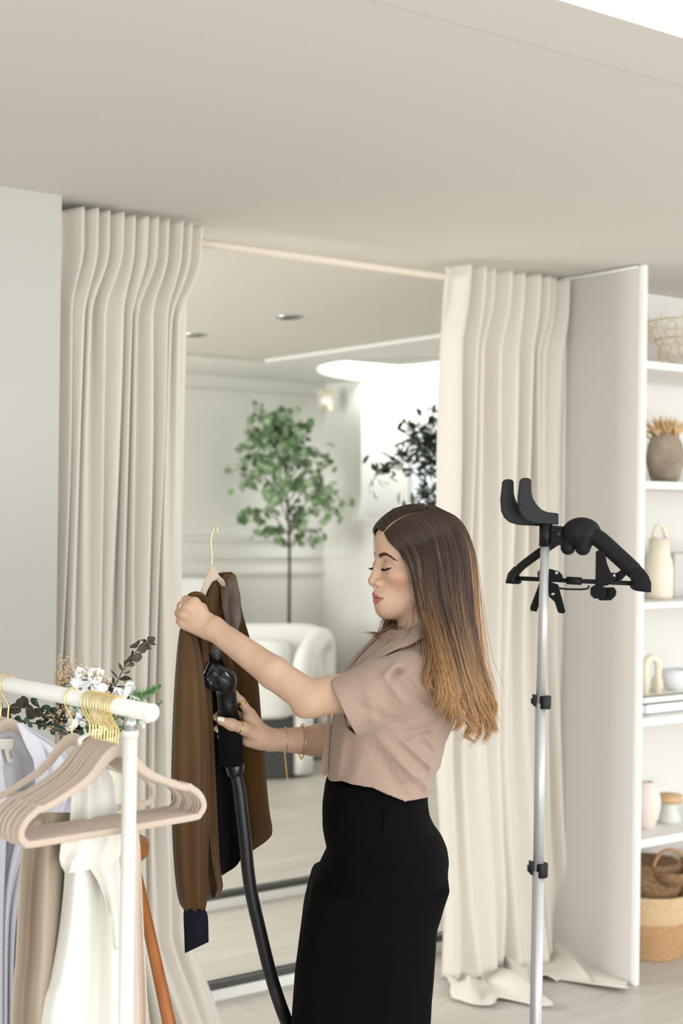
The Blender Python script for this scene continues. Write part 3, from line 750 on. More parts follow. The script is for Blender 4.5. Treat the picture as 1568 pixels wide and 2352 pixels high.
def hrc(p, q, ra, rb, k=6, sub=False): body.rc(hd(*p), hd(*q), ra*mm, rb*mm, k*mm, sub)
hel(-12, 0, 38, (93, 73, 69))
hel(14, 0, -28, (63, 59, 62), 20)
hel(26, 0, -84, (42, 38, 30), 18)
for s_ in (-1, 1):
    hrc((56, s_*8, -92), (-6, s_*48, -58), 15, 17, 22)
    hel(42, s_*36, -24, (28, 20, 17), 16)
    hrc((67, s_*8, 16), (50, s_*44, 14), 10, 10, 14)
hel(63, 0, -94, (16.5, 19, 16), 10)
hel(60, 0, -68, (23, 29, 27), 16)
for s_ in (-1, 1):
    hel(87, s_*29, -3, (13, 19, 12), 12, True)
    hel(62.5, s_*29, -8, (13.5, 17, 13.5), 3)
hrc((73, 0, 6), (87, 0, -33), 7, 8, 10)
hel(88.5, 0, -37.5, (9.6, 9.5, 9), 5)
hrc((88, 0, -43), (80, 0, -50), 4.5, 5, 4)
hrc((74, 0, -51), (70, 0, -60), 9.5, 12, 8)
for s_ in (-1, 1):
    hel(78.5, s_*11.5, -41.5, (10.5, 6.5, 8), 4)
    hel(84.5, s_*6.5, -48.5, (5, 2.6, 3), 2, True)
# lips
for s_ in (-1, 1):
    hrc((83.5, s_*3, -63.3), (78, s_*13, -66.2), 5.0, 4.2, 4); hrc((78, s_*13, -66.2), (64, s_*27, -72), 4.2, 2.2, 5)
    hrc((80.4, 0, -77.0), (76, s_*12, -76.2), 6.0, 4.8, 4); hrc((76, s_*12, -76.2), (64, s_*26, -73), 4.8, 2.2, 5)
for s_ in (-1, 1): hrc((90, 0, -71), (66, s_*28, -72.8), 1.2, 1.0, 2, True); hrc((92, 0, -71), (86, s_*8, -71), 1.2, 1.2, 2.5, True)
for s_ in (-1, 1): hel(-14, s_*72, -12, (16, 7, 28), 6)
NB = Lp(990, 1500, .0)
hrc((-22, 0, -40), (-24, 0, -80), 52, 52, 20)
body.rc(hd(-24, 0, -80), NB, .051, .058, .02)
# torso inside the clothes
torso = [Lp(955, 1520), Lp(925, 1600), Lp(890, 1760), Lp(870, 1900), Lp(880, 1990)]
for (p, r) in zip([(968, 1535, .0), (930, 1620, .0), (885, 1760, 0), (872, 1890, 0), (882, 1985, 0)], [(.080, .13, .07), (.088, .13, .09), (.09, .118, .09), (.092, .125, .09), (.10, .14, .09)]):
    body.el(Lp(*p), r, None, .05)
# arms
SH_N, EL_N, WR_N = Lp(925, 1570, -.145), Lp(712, 1604, -.165), Lp(489, 1443, -.075)
body.rc(Lp(965, 1550, -.09), SH_N, .050, .044, .02)
body.rc(SH_N, EL_N, .044, .0345, .012)
body.rc(EL_N+[.0, 0, -.008], EL_N+[-.012, 0, -.014], .029, .023, .012)
mid = Lp(628, 1545, -.14)
body.rc(EL_N, mid, .0330, .0312, .008); body.rc(mid, WR_N, .0312, .0225, .008)
# near hand: back of the hand to the camera, four fingers closing round the shirt collar
W2 = Lp(480, 1437, -.07)
body.rc(WR_N, W2, .0235, .022, .01)
fing = {'index': [(447, 1385, -.078), (427, 1378, -.058), (425, 1385, -.034), (441, 1388, -.026)],
        'middle': [(434, 1396, -.080), (416, 1392, -.058), (416, 1398, -.032), (434, 1400, -.022)],
        'ring': [(425, 1412, -.076), (411, 1408, -.054), (413, 1413, -.030), (430, 1414, -.021)],
        'little': [(424, 1428, -.068), (413, 1427, -.050), (416, 1430, -.030), (430, 1430, -.023)]}
for kx, (nm, pts) in enumerate(fing.items()):
    q = [Lp(*p) for p in pts]; rr_ = [.0105, .0088, .0078, .0068] if nm != 'little' else [.0098, .0078, .0068, .006]
    body.rc(W2, q[0], .018, .0118, .006)
    body.chain(q, rr_, .0025)
    body.el(q[0]+np.array([-.002, -.002, .001]), (.0115, .0095, .0105), None, .004)
body.rc(Lp(470, 1445, -.068), Lp(430, 1432, -.062), .018, .014, .012)
tq = [Lp(474, 1428, -.06), Lp(462, 1398, -.040), Lp(448, 1386, -.020), Lp(434, 1382, -.010)]
body.chain(tq, [.015, .011, .009, .0075], .006)
# far arm and the hand round the steamer handle
SH_F, EL_F, WR_F = Lp(935, 1560, .16), Lp(835, 1705, .155), Lp(618, 1699, .075)
body.rc(Lp(965, 1540, .10), SH_F, .055, .052, .03)
body.rc(SH_F, EL_F, .048, .036, .02)
m2 = Lp(745, 1702, .12); body.rc(EL_F, m2, .036, .0335, .02); body.rc(m2, WR_F, .0335, .0215, .02)
W3 = Lp(604, 1694, .068)
body.rc(WR_F, W3, .022, .021, .012)
rh = {'index': [(574, 1640, .062), (553, 1610, .066), (538, 1594, .062), (520, 1596, .05)],
      'middle': [(568, 1656, .070), (540, 1640, .084), (510, 1636, .074), (495, 1647, .047)],
      'ring': [(566, 1676, .072), (541, 1666, .086), (512, 1664, .074), (498, 1674, .045)],
      'little': [(568, 1694, .066), (545, 1688, .080), (517, 1684, .070), (505, 1692, .044)]}
for nm, pts in rh.items():
    q = [Lp(*p) for p in pts]; rr_ = [.0105, .0088, .0078, .0066] if nm != 'little' else [.0095, .0076, .0066, .0056]
    body.rc(W3, q[0], .0175, .0125, .012); body.chain(q, rr_, .004)
tq2 = [Lp(594, 1690, .056), Lp(560, 1673, .030), Lp(531, 1664, .012), Lp(506, 1655, .006)]
body.chain(tq2, [.0175, .0125, .0112, .0085], .008)
body.rc(Lp(592, 1700, .062), Lp(572, 1700, .058), .017, .0145, .012)
body.rc(Lp(596, 1680, .056), Lp(568, 1650, .056), .013, .009, .012)
# legs (inside the trousers)
fy = ((Vector(L2W(Lp(860, 2352, 0))).z))
def down(px, py, b, z):
    w0 = L2W(Lp(px, py, b)); dz = w0[2]-z; p = Lp(px, py, b)
    upl = np.array([math.sin(ROLL), 0, math.cos(ROLL)]); return p-upl*dz/1.0
for b_, px in ((-.085, 875), (.085, 860)):
    hip = Lp(885, 2000, b_); kn = down(px, 2352, b_, .50); an = down(px+5, 2352, b_, .09); toe = down(px-135, 2352, b_, .045)
    body.rc(hip, kn, .085, .055, .03); body.rc(kn, an, .052, .034, .02); body.rc(an, toe, .034, .026, .02)
woman = empty('woman', Vector(L2W(down(865, 2352, 0, 0))), 'woman with long ombre hair, beige short-sleeved jacket and black trousers, steaming a brown shirt', 'person')
def hcut(y): return Lp(784, y)[2]
def part_mesh(lo, hi, h, keep):
    V, Q = body.mesh(lo, hi, h); c = V[Q].mean(1); return V, Q[keep(c)]
ex = lambda p, q: (np.minimum(p, q), np.maximum(p, q))
def pxb(x0, y1, x1, y0, b0, b1): return np.array([Lp(x0, y1, b0)[0], b0, Lp(x0, y1, b0)[2]])*1.0, np.array([Lp(x1, y0, b1)[0], b1, Lp(x1, y0, b1)[2]])
hN, wN, wF = hcut(1436), Lp(492, 1440, -.07)[0], Lp(606, 1690, .07)[0]
inN = lambda c: (c[:, 0] < wN) & (c[:, 2] > Lp(0, 1490, -.08)[2])
inF = lambda c: (c[:, 0] < wF) & (c[:, 2] < Lp(0, 1565, .08)[2])
pieces = [part_mesh(np.array([.035, -.12, hN-.004]), np.array([.29, .12, .016]), .00135, lambda c: c[:, 2] > hN-.0004),
          part_mesh(np.array([Lp(388, 0, -.10)[0], -.115, Lp(0, 1500, -.1)[2]]), np.array([wN+.004, .01, Lp(0, 1350, -.1)[2]]), .00135, lambda c: c[:, 0] < wN+.0012),
          part_mesh(np.array([Lp(480, 0, .05)[0], -.012, Lp(0, 1735, .05)[2]]), np.array([wF+.004, .11, Lp(0, 1570, .05)[2]]), .00135, lambda c: c[:, 0] < wF+.0015),
          part_mesh(Lp(380, 1810, -.235), np.array([.30, .24, hcut(1400)]), .0027, lambda c: ((c[:, 2] <= hN+.0004) | (c[:, 0] < .02)) & (c[:, 2] > hcut(1795)) & ~(inN(c) & (c[:, 0] < wN-.0012)) & ~(inF(c) & (c[:, 0] < wF-.0015))),
          part_mesh(np.array([Lp(670, 2000)[0], -.24, down(860, 2352, 0, -.02)[2]]), np.array([.26, .24, hcut(1775)]), .0075, lambda c: c[:, 2] <= hcut(1785))]
Vb = []; Fb = []; n0 = 0
for V, Q in pieces: Vb.append(V); Fb.append(Q+n0); n0 += len(V)
Vb = np.concatenate(Vb); Fb = np.concatenate(Fb)
used = np.zeros(len(Vb), bool); used[Fb.ravel()] = True; re = np.cumsum(used)-1; Vb = Vb[used]; Fb = re[Fb]
bo = fobj('body', Vb, Fb, m_skin, woman, smooth_it=1)
f_, l_, u_ = (((Vb-HO) @ RT)*1000).T
sst = lambda x: np.clip(x, 0, 1)**2*(3-2*np.clip(x, 0, 1))
al = np.abs(l_)
ut = -59.4-al*.44+2.0*np.exp(-((al-4.5)/3)**2)-1.6*np.exp(-(al/2.2)**2)
lt = -84.0+al**2*.0205
lip = sst((ut-u_)/1.2+.5)*sst((u_-lt)/1.2+.5)*sst((26.5-al)/1.5+.5)*(f_ > 60)
lid = sst((1.15-((f_-62.5)/15.5)**2-((al-29)/19)**2-((u_+5)/16)**2)/.25)*(u_ > -13)*(f_ > 60)
bl = np.exp(-(((al-47)/17)**2+((u_+36)/15)**2+((f_-40)/28)**2))
kn = np.zeros(len(Vb))
for p in (fing['index'][1], fing['middle'][1], fing['ring'][1], fing['little'][1], (697, 1640, -.165)):
    kn += np.exp(-(np.linalg.norm(Vb-Lp(*p), axis=1)/.012)**2)
for nm_, v_ in (('lip', lip), ('lid', lid), ('seam', np.exp(-((u_+71.2-al*.0)/.9)**2)*(al < 25)*(f_ > 58)), ('blush', bl+.8*kn)):
    a_ = bo.data.attributes.new(nm_, 'FLOAT', 'POINT'); a_.data.foreach_set('value', v_.astype(np.float32))
nt = m_skin.node_tree; bs = nt.nodes['Principled BSDF']; src = bs.inputs['Base Color'].links[0].from_socket
for nm_, col_, k_ in (('blush', s2l(190, 122, 98), .6), ('lid', s2l(172, 128, 104), .55), ('lip', s2l(170, 98, 88), .92), ('seam', s2l(96, 40, 38), .8)):  # seam: shade of the lip crease put into the skin colour
    at = nt.nodes.new('ShaderNodeAttribute'); at.attribute_name = nm_
    mu = nt.nodes.new('ShaderNodeMath'); mu.operation = 'MULTIPLY'; mu.inputs[1].default_value = k_; mu.use_clamp = True; nt.links.new(at.outputs['Fac'], mu.inputs[0])
    mx = nt.nodes.new('ShaderNodeMixRGB'); nt.links.new(mu.outputs[0], mx.inputs[0]); nt.links.new(src, mx.inputs[1]); mx.inputs[2].default_value = (*col_, 1); src = mx.outputs[0]
nt.links.new(src, bs.inputs['Base Color'])
print('body', len(Vb))
m_lash = mat('lash_black', (.012, .008, .007), .6)
m_brow = mat('brow_brown', s2l(70, 50, 42), .8)
def head_strands(name, m, items, r):
    q = MB()
    for pts in items: q.tube([Vector(L2W(hd(*p))) for p in pts], [r, r*.8, r*.3][:len(pts)] if len(pts) == 3 else r, 4)
    return q.build(name, m, woman)
random.seed(3)
def surf(l, u, f0=112, f1=20, n=90):
    fs = np.linspace(f0, f1, n); X = np.array([hd(f, l, u) for f in fs]); d = body.ev(X)
    i = int(np.argmax(d < 0)); a, b = d[i-1], d[i]; return fs[i-1]+(fs[i]-fs[i-1])*a/(a-b)
for s_ in (-1, 1):
    it = []
    for i in range(38):
        t = i/37; l = 15+30*t; u = -11.0-3.2*math.sin(math.pi*t)+1.6*t; f = surf(s_*l, u)
        ln = 5.5+5*t
        for j in range(2):
            it.append([(f-.8, s_*l, u+random.uniform(-.4, .4)), (f+ln*.45, s_*(l+ln*.35*(t-.25)), u-ln*.40), (f+ln*.82+random.uniform(-.6, .6), s_*(l+ln*.8*(t-.25)), u-ln*.34)])
    head_strands('eyelashes', m_lash, it, .0003)
    q = MB(); ln_ = [(surf(s_*l, u)+.15, s_*l, u) for l, u in [(15+30*t, -11.0-3.2*math.sin(math.pi*t)+1.6*t) for t in np.linspace(0, 1, 14)]]
    q.tube([Vector(L2W(hd(*p))) for p in ln_], [.0003+.0005*t for t in np.linspace(0, 1, 14)], 6); q.build('eyeliner', m_lash, woman)
    it = []
    for i in range(330):
        t = random.random(); l = 10+35*t; u = 8.6+8.5*math.sin(math.pi*min(1, t*.80+.10))-12*max(0, t-.50)**1.2+random.uniform(-1, 1)*(3.0*(1-t)**.55+.5)
        a1 = (l, u); a2 = (l+3.0, u+1.0-2.4*t); a3 = (l+5.8, u+1.2-4.4*t)
        it.append([(surf(s_*q_[0], q_[1], 100, 30, 36)+.35, s_*q_[0], q_[1]) for q_ in (a1, a2, a3)])
    head_strands('eyebrow', m_brow, it, .00036)
# nails and jewellery
m_nail = mat('nail', s2l(240, 214, 200), .2, coat=.5); m_tip = mat('nail_tip', s2l(250, 248, 245), .2, coat=.5)
def nail(p, d, n, L_=.011, W_=.0085):
    p = Vector(L2W(p)); d = Vector(L2W(d))-Vector(L2W((0, 0, 0))); d.normalize(); n = Vector(L2W(n))-Vector(L2W((0, 0, 0))); s_ = d.cross(n).normalized(); n = s_.cross(d)
    vs = []; 
    for i in range(8):
        t = i/7
        for j in range(7):
            u = j/3-1; ww = W_*.5*(1 if t < .7 else math.sqrt(max(0.05, 1-((t-.7)/.42)**2)))
            vs.append(p+d*(L_*(t-.5))+s_*(u*ww)+n*(-.0022*u*u - .0008*t*t))
    fs = grid_faces(8, 7); k = 6*5
    o = obj('nail', vs, fs, None, woman, solid=.0006, mats=[m_nail, m_tip], fmat=[0]*k+[1]*(len(fs)-k)); return o
nail(Lp(507, 1652, -.0035), np.array([-1, -.15, .22]), np.array([-.15, -1, .25]), .014, .010)
for (px, py, b) in ((493, 1651, .041), (497, 1678, .0395), (503, 1694, .039)):
    nail(Lp(px, py, b), np.array([.35, -.55, -.6]), np.array([-.75, -.6, .1]), .009, .007)
m_goldj = mat('gold', (.83, .55, .20), .22, metal=1); m_silver = mat('silver', (.82, .82, .8), .25, metal=1)
def ring(c, ax, r, t, m, name='ring', flat=None, parent=woman, squash=(1, 1)):
    c = Vector(L2W(c)); ax = (Vector(L2W(ax))-Vector(L2W((0, 0, 0)))).normalized(); u = ax.orthogonal().normalized(); v = ax.cross(u)
    n = 36; q = MB(); q.tube([c+(u*math.cos(i*2*math.pi/n)*squash[0]+v*math.sin(i*2*math.pi/n)*squash[1])*r for i in range(n+1)], t, 8, cap=False, flat=flat)
    return q.build(name, m, parent)
a_, b_ = Lp(434, 1396, -.080), Lp(416, 1392, -.058); ring((a_*.42+b_*.58), b_-a_, .0102, .0011, m_silver)['label'] = 'thin silver ring'
a_, b_ = tq2[1], tq2[2]; ring(a_*.62+b_*.38, b_-a_, .0128, .0016, m_goldj)['label'] = 'gold thumb ring'
a_, b_ = Lp(574, 1640, .062), Lp(553, 1610, .066); ring(a_*.10+b_*.90, b_-a_, .0102, .0011, m_goldj)['label'] = 'gold finger ring'; ring(a_*.22+b_*.78, b_-a_+np.array([.01, 0, 0]), .0105, .0011, m_goldj)
e_ax = m2-WR_F
ring(Lp(693, 1703, .098), np.array([1, .25, -.08]), .0345, .0030, m_goldj, 'bangle', flat=(.45, 1.2))['label'] = 'wide gold bangle'
ring(Lp(655, 1699, .088), np.array([1, .2, -.02]), .0265, .0007, m_goldj, 'bracelet')['label'] = 'fine gold chain bracelet'
q = MB()
for i in range(26):
    t = i/25; p = Pb(653+7*t, 1727+66*t, .068); q.tube([p+RC*(.0018*math.cos(k*math.pi/4))*(1 if i % 2 else .4)+UC*(.0022*math.sin(k*math.pi/4)) for k in range(9)], .0003, 4, cap=False)
q.build('bracelet_chain', m_goldj, woman)
# ------------------------------------------------------------------ clothes
def loft(rows, yaw=0):
    """rows: (py, xl, xr, b centre, b half)"""
    ys = np.array([r[0] for r in rows], float); o = np.argsort(-ys)
    hs = np.array([Lp(0, r[0])[2] for r in rows]); ac = np.array([(Lp(r[1], 0)[0]+Lp(r[2], 0)[0])/2 for r in rows]); ar = np.array([(Lp(r[2], 0)[0]-Lp(r[1], 0)[0])/2 for r in rows])
    bc = np.array([r[3] for r in rows]); br = np.array([r[4] for r in rows])
    hs, ac, ar, bc, br = [v[o] for v in (hs, ac, ar, bc, br)]
    def f(X, grow=0):
        h = X[:, 2]; A = np.interp(h, hs, ac); Ra = np.interp(h, hs, ar)+grow; Bc = np.interp(h, hs, bc); Rb = np.interp(h, hs, br)+grow
        x = (X[:, 0]-A)/Ra; y = (X[:, 1]-Bc)/Rb; r = (np.abs(x)**2.25+np.abs(y)**2.25)**(1/2.25)
        d = (r-1)*np.minimum(Ra, Rb)
        return np.maximum(d, np.maximum(h-hs[-1]-grow, hs[0]-grow-h))
    return f
def seg2(X, p, q):
    p = Lp(*p, 0)[[0, 2]]; q = Lp(*q, 0)[[0, 2]]; Y = X[:, [0, 2]]; ab = q-p; t = np.clip((Y-p) @ ab/(ab @ ab), 0, 1)
    return np.linalg.norm(Y-p-t[:, None]*ab, axis=1), t
def folds(X, L):
    s = np.zeros(len(X)); side = np.clip((.02-X[:, 1])/.04, 0, 1)
    for p, q, amp, w_ in L:
        d, t = seg2(X, p, q); s += amp*np.exp(-(d/w_)**2)*np.sin(np.pi*np.clip(t*.9+.08, 0, 1))
    return s*side
m_linen = mat('taupe_linen', s2l(169, 147, 132), .9, noise=1, nscale=420, bump=.5, bscale=1100, sheen=.2, spec=.12, col2=s2l(158, 135, 119), stretch=(1, 1, .4))
jl = loft([(1442, 893, 1030, 0, .075), (1470, 866, 1045, 0, .105), (1505, 832, 1058, 0, .160), (1550, 794, 1066, 0, .190), (1600, 775, 1062, 0, .185), (1650, 762, 1044, 0, .175), (1700, 757, 1022, 0, .165), (1752, 754, 1010, 0, .160), (1768, 753, 994, 0, .158), (1795, 751, 991, 0, .158), (1885, 752, 986, 0, .160)])
HEMN = (Lp(757, 1560, -.165)+Lp(815, 1681, -.165))/2; NN = np.array([-.902, 0, -.436])
SHJ, MIDJ = Lp(935, 1566, -.142), Lp(874, 1589, -.158)
RS = .060
HEMF = Lp(838, 1668, .155); SHF = Lp(950, 1562, .155); NF = (HEMF-SHF)/np.linalg.norm(HEMF-SHF)
_h = [(700, 1786, 0), (749, 1787, 0), (783, 1791, -.10), (856, 1809, -.15), (922, 1836, -.135), (973, 1855, -.06), (1000, 1850, 0)]
hx = [Lp(x, y, b)[0] for x, y, b in _h]; hy = [Lp(x, y, b)[2] for x, y, b in _h]
FL = [((868, 1668), (1000, 1808), .0045, .010), ((905, 1655), (1008, 1760), .005, .009), ((960, 1650), (1012, 1722), .004, .008), ((850, 1680), (940, 1830), -.003, .012),
      ((985, 1700), (968, 1840), .004, .010), ((872, 1515), (935, 1600), .005, .010), ((890, 1507), (985, 1600), -.005, .009), ((862, 1530), (905, 1625), -.003, .012), ((835, 1548), (862, 1650), .003, .010),
      ((800, 1575), (930, 1640), -.0025, .010), ((905, 1500), (868, 1528), .006, .006), ((918, 1512), (880, 1530), -.006, .006), ((790, 1660), (770, 1780), .003, .010), ((830, 1690), (800, 1785), .002, .014), ((1000, 1640), (900, 1662), -.004, .008)]
def jacket_out(X, g=0.0):
    F_ = F(); F_.rc(SHJ, MIDJ, RS+g, .060+g, .03).rc(MIDJ, HEMN+NN*.03, .060+g, .0595+g, .01); d = F_.ev(X)
    if g == 0: d = np.maximum(d, (X-HEMN) @ NN)
    G_ = F(); G_.rc(SHF, HEMF+NF*.03, .064+g, .058+g, .01); e = G_.ev(X)
    if g == 0: e = np.maximum(e, (X-HEMF) @ NF)
    k = .016; t = jl(X, g)
    for q in (d, e):
        h = np.clip(.5+.5*(t-q)/k, 0, 1); t = t*(1-h)+q*h-k*h*(1-h)
    return t - 1.7*folds(X, FL)
def jcut(X):
    return np.maximum(jacket_out(X), np.interp(X[:, 0], hx, hy)-X[:, 2])
neckhole = F().rc(Lp(985, 1380, 0), Lp(950, 1475, 0), .066, .058, .01).rc(Lp(945, 1470, 0), Lp(862, 1512, 0), .045, .016, .02)
def uncut(X):
    F_ = F(); F_.rc(SHJ, MIDJ, RS, .060, .03).rc(MIDJ, HEMN+NN*.03, .060, .0595, .01).rc(SHF, HEMF+NF*.03, .064, .058, .01)
    return np.minimum(jl(X), F_.ev(X))-1.7*folds(X, FL)
jf2 = F().fn(lambda X: np.maximum(jcut(X), -neckhole.ev(X)), .0003)
V, Q = jf2.mesh(Lp(728, 1870, -.25), Lp(1090, 1430, .25), .0024)
u = uncut(V[Q].mean(1)); Q = Q[u > -.0014]
used = np.zeros(len(V), bool); used[Q.ravel()] = True; re = np.cumsum(used)-1; V = V[used]; Q = re[Q]
jk = fobj('jacket', V, Q, m_linen, woman, smooth_it=5); jk['label'] = 'short-sleeved taupe linen jacket'
md = jk.modifiers.new('solid', 'SOLIDIFY'); md.thickness = .0028; md.offset = -1
def ribbon(name, A, B, m, parent, th=.005, n=60, mcross=9, bulge=.006, belly=(0, -1, 0)):
    A = spline([Lp(*p) for p in A], n); B = spline([Lp(*p) for p in B], n); vs = []
    for i in range(n):
        for j in range(mcross):
            t = j/(mcross-1); p = A[i]*(1-t)+B[i]*t + np.array(belly)*bulge*math.sin(math.pi*t)
            vs.append(Vector(L2W(p)))
    return obj(name, vs, grid_faces(n, mcross), m, parent, solid=th)
ribbon('collar', [(1030, 1440, .02), (1010, 1426, -.03), (978, 1427, -.058), (940, 1447, -.064), (905, 1468, -.068), (860, 1500, -.070), (812, 1541, -.062), (778, 1600, -.035)],
       [(1050, 1470, .02), (1025, 1462, -.06), (982, 1462, -.096), (942, 1480, -.122), (902, 1494, -.132), (862, 1520, -.134), (818, 1560, -.118), (782, 1612, -.07)], m_linen, woman)
ribbon('collar', [(1030, 1440, .02), (1000, 1424, .04), (960, 1424, .058), (920, 1436, .058), (888, 1452, .052), (850, 1480, .045), (808, 1528, .030), (772, 1600, .005)],
       [(1050, 1470, .02), (1010, 1444, .09), (960, 1442, .115), (915, 1444, .118), (876, 1452, .110), (838, 1492, .10), (795, 1540, .08), (765, 1608, .035)], m_linen, woman, belly=(0, 0, 1))
q = MB(); pts = [(752, 1640), (745, 1700), (737, 1757), (741, 1781), (747, 1783), (754, 1768), (758, 1700), (760, 1642)]
q.slab([Pb(x, y, -.035) for x, y in pts], FW*.006); q.build('front_placket', m_linen, woman, smooth=False, bevel=.002)
# dark seam line of the front edge and the side dart
m_seam = mat('seam_thread', s2l(140, 116, 98), .9)
# trousers
m_trs = mat('black_crepe', (.0025, .0024, .0026), .9, bump=.2, bscale=900, spec=.08)
sil = [(1780, 752, 978), (1799, 746, 980), (1845, 740, 982), (1872, 740, 986), (1899, 740.5, 998), (1922, 745, 1015), (1947, 751, 1026), (1975, 738, 1029.7), (2014, 719, 1025), (2054, 708, 1011.4), (2088, 700, 1001.5), (2106, 697, 996.5), (2147, 691.5, 994.8), (2213, 683, 990), (2263, 676.5, 985), (2352, 670, 980), (2600, 655, 975), (2960, 640, 985)]
brs = np.interp([r[0] for r in sil], [1780, 1850, 1950, 2050, 2150], [.135, .150, .172, .178, .178])
hip = loft([(y, a, b, 0, r) for (y, a, b), r in zip(sil, brs) if y <= 2130])
lgN = loft([(y, a, b, -.092, .088) for (y, a, b) in sil if y >= 2014])
lgF = loft([(y, a-3, b-6, .092, .088) for (y, a, b) in sil if y >= 2014])
TF = [((885, 1900), (760, 1945), -.003, .010), ((880, 1875), (770, 1885), .002, .010), ((758, 1950), (870, 2010), .003, .014), ((900, 2110), (880, 2352), .003, .012), ((985, 2100), (940, 2352), -.003, .014), ((850, 2100), (760, 2352), .003, .02), ((980, 1885), (1000, 1900), -.004, .007)]
def trs(X):
    d = hip(X)
    for q in (lgN(X), lgF(X)):
        k = .02; h = np.clip(.5+.5*(d-q)/k, 0, 1); d = d*(1-h)+q*h-k*h*(1-h)
    return d-folds(X, TF)
V, Q = F().fn(trs, .0005).mesh(np.array([Lp(630, 0)[0], -.20, Lp(0, 2970)[2]]), np.array([Lp(1040, 0)[0], .20, Lp(0, 1770)[2]]), .0052)
tr = fobj('trousers', V, Q, m_trs, woman, smooth_it=3); tr['label'] = 'high-waisted wide-leg black trousers'
q = MB()
def on_side(px, py):
    for b in np.arange(-.19, 0, .002):
        if trs(Lp(px, py, b)[None])[0] < 0: return Pb(px, py, b-.0008)
    return Pb(px, py, -.15)
q.tube([on_side(x, y) for x, y in ((881, 1862), (880, 1880), (879, 1900), (880, 1925), (880, 1955), (877, 1985), (873, 2006))], .0010, 6); q.build('pocket_edge', mat('black_piping', (.0015, .0015, .0015), .95, spec=.05), woman)
q = MB(); q.tube([on_side(x, y) for x, y in ((868, 2020), (862, 2120), (858, 2200), (856, 2345))], .0009, 5); q.build('side_seam', m_trs, woman)
q = MB(); q.slab([Pb(968, 1848, -.06), Pb(984, 1864, -.06), Pb(983, 1884, -.06), Pb(968, 1880, -.06)], FW*.04); q.build('waist_tab', m_trs, woman, smooth=False, bevel=.003)
# shoes under the hems
m_shoe = mat('black_leather', (.012, .012, .012), .35)
for b_, px in ((-.085, 875), (.085, 860)):
    s = F(); a_ = down(px+15, 2352, b_, .05); t_ = down(px-140, 2352, b_, .035); s.rc(a_, t_, .042, .032, .01).rc(a_+[0, 0, .05], a_, .042, .04, .02)
    s2 = F().fn(lambda X, s=s: np.maximum(s.ev(X), -(L2W(X)[:, 2]-.004)), .0005)
    V, Q = s2.mesh(np.minimum(a_, t_)-.06, np.maximum(a_, t_)+.1, .006); fobj('shoe', V, Q, m_shoe, woman, smooth_it=2)
# ------------------------------------------------------------------ hair
m_hair = bpy.data.materials.new('ombre_hair'); m_hair.use_nodes = True
nt = m_hair.node_tree; b = nt.nodes['Principled BSDF']; b.inputs['Roughness'].default_value = .42; b.inputs['Specular IOR Level'].default_value = .45
at = nt.nodes.new('ShaderNodeAttribute'); at.attribute_name = 'tone'; cr = nt.nodes.new('ShaderNodeValToRGB')
els = [(0, s2l(58, 42, 35)), (.3, s2l(88, 65, 50)), (.55, s2l(130, 99, 70)), (.8, s2l(160, 120, 78)), (1, s2l(184, 142, 95))]
cr.color_ramp.elements[0].color = (*els[0][1], 1); cr.color_ramp.elements[1].color = (*els[-1][1], 1)
for p, c in els[1:-1]: e = cr.color_ramp.elements.new(p); e.color = (*c, 1)
nt.links.new(at.outputs['Fac'], cr.inputs[0]); nt.links.new(cr.outputs[0], b.inputs['Base Color'])
NEAR = [
 [(892, 1227, -.040), (903, 1246, -.056), (922, 1275, -.078), (942, 1306, -.086), (952, 1340, -.086), (960, 1385, -.082), (974, 1440, -.098), (985, 1500, -.160), (984, 1560, -.205), (1000, 1600, -.210), (1018, 1645, -.205)],
 [(910, 1214, -.038), (926, 1240, -.066), (946, 1280, -.087), (958, 1335, -.092), (970, 1395, -.090), (986, 1460, -.130), (1000, 1530, -.185), (1008, 1590, -.205), (1026, 1630, -.20), (1040, 1655, -.195)],
 [(932, 1200, -.034), (956, 1228, -.064), (976, 1280, -.089), (986, 1350, -.095), (1002, 1420, -.095), (1020, 1500, -.150), (1036, 1575, -.185), (1050, 1635, -.185), (1066, 1668, -.18), (1072, 1698, -.17)],
 [(950, 1188, -.030), (986, 1218, -.060), (1006, 1280, -.086), (1016, 1360, -.092), (1034, 1440, -.092), (1054, 1530, -.130), (1078, 1610, -.135), (1092, 1660, -.10), (1086, 1700, -.10), (1101, 1730, -.10)],
 [(966, 1177, -.024), (1016, 1210, -.050), (1040, 1280, -.072), (1048, 1360, -.078), (1062, 1450, -.072), (1082, 1540, -.070), (1106, 1615, -.07), (1122, 1660, -.07), (1156, 1702, -.07)],
 [(980, 1168, -.014), (1040, 1203, -.034), (1066, 1270, -.052), (1074, 1360, -.055), (1083, 1450, -.045), (1098, 1530, -.040), (1116, 1600, -.04), (1124, 1645, -.04), (1118, 1680, -.04), (1140, 1696, -.04)],
 [(986, 1161, -.002), (1054, 1198, -.014), (1083, 1264, -.022), (1091, 1350, -.025), (1097, 1450, -.01), (1106, 1530, -.01), (1122, 1592, -.01), (1132, 1636, -.01), (1120, 1680, -.01)],
 [(992, 1158, .015), (1058, 1199, .015), (1087, 1268, .02), (1094, 1350, .02), (1099, 1450, .03), (1104, 1540, .03), (1100, 1610, .03), (1096, 1665, .03)],
 [(992, 1159, .035), (1048, 1203, .05), (1073, 1280, .065), (1078, 1400, .07), (1075, 1500, .06), (1062, 1600, .05)],
 [(985, 1165, .05), (1020, 1210, .078), (1035, 1290, .092), (1040, 1400, .095), (1040, 1500, .09), (1030, 1590, .08)]]
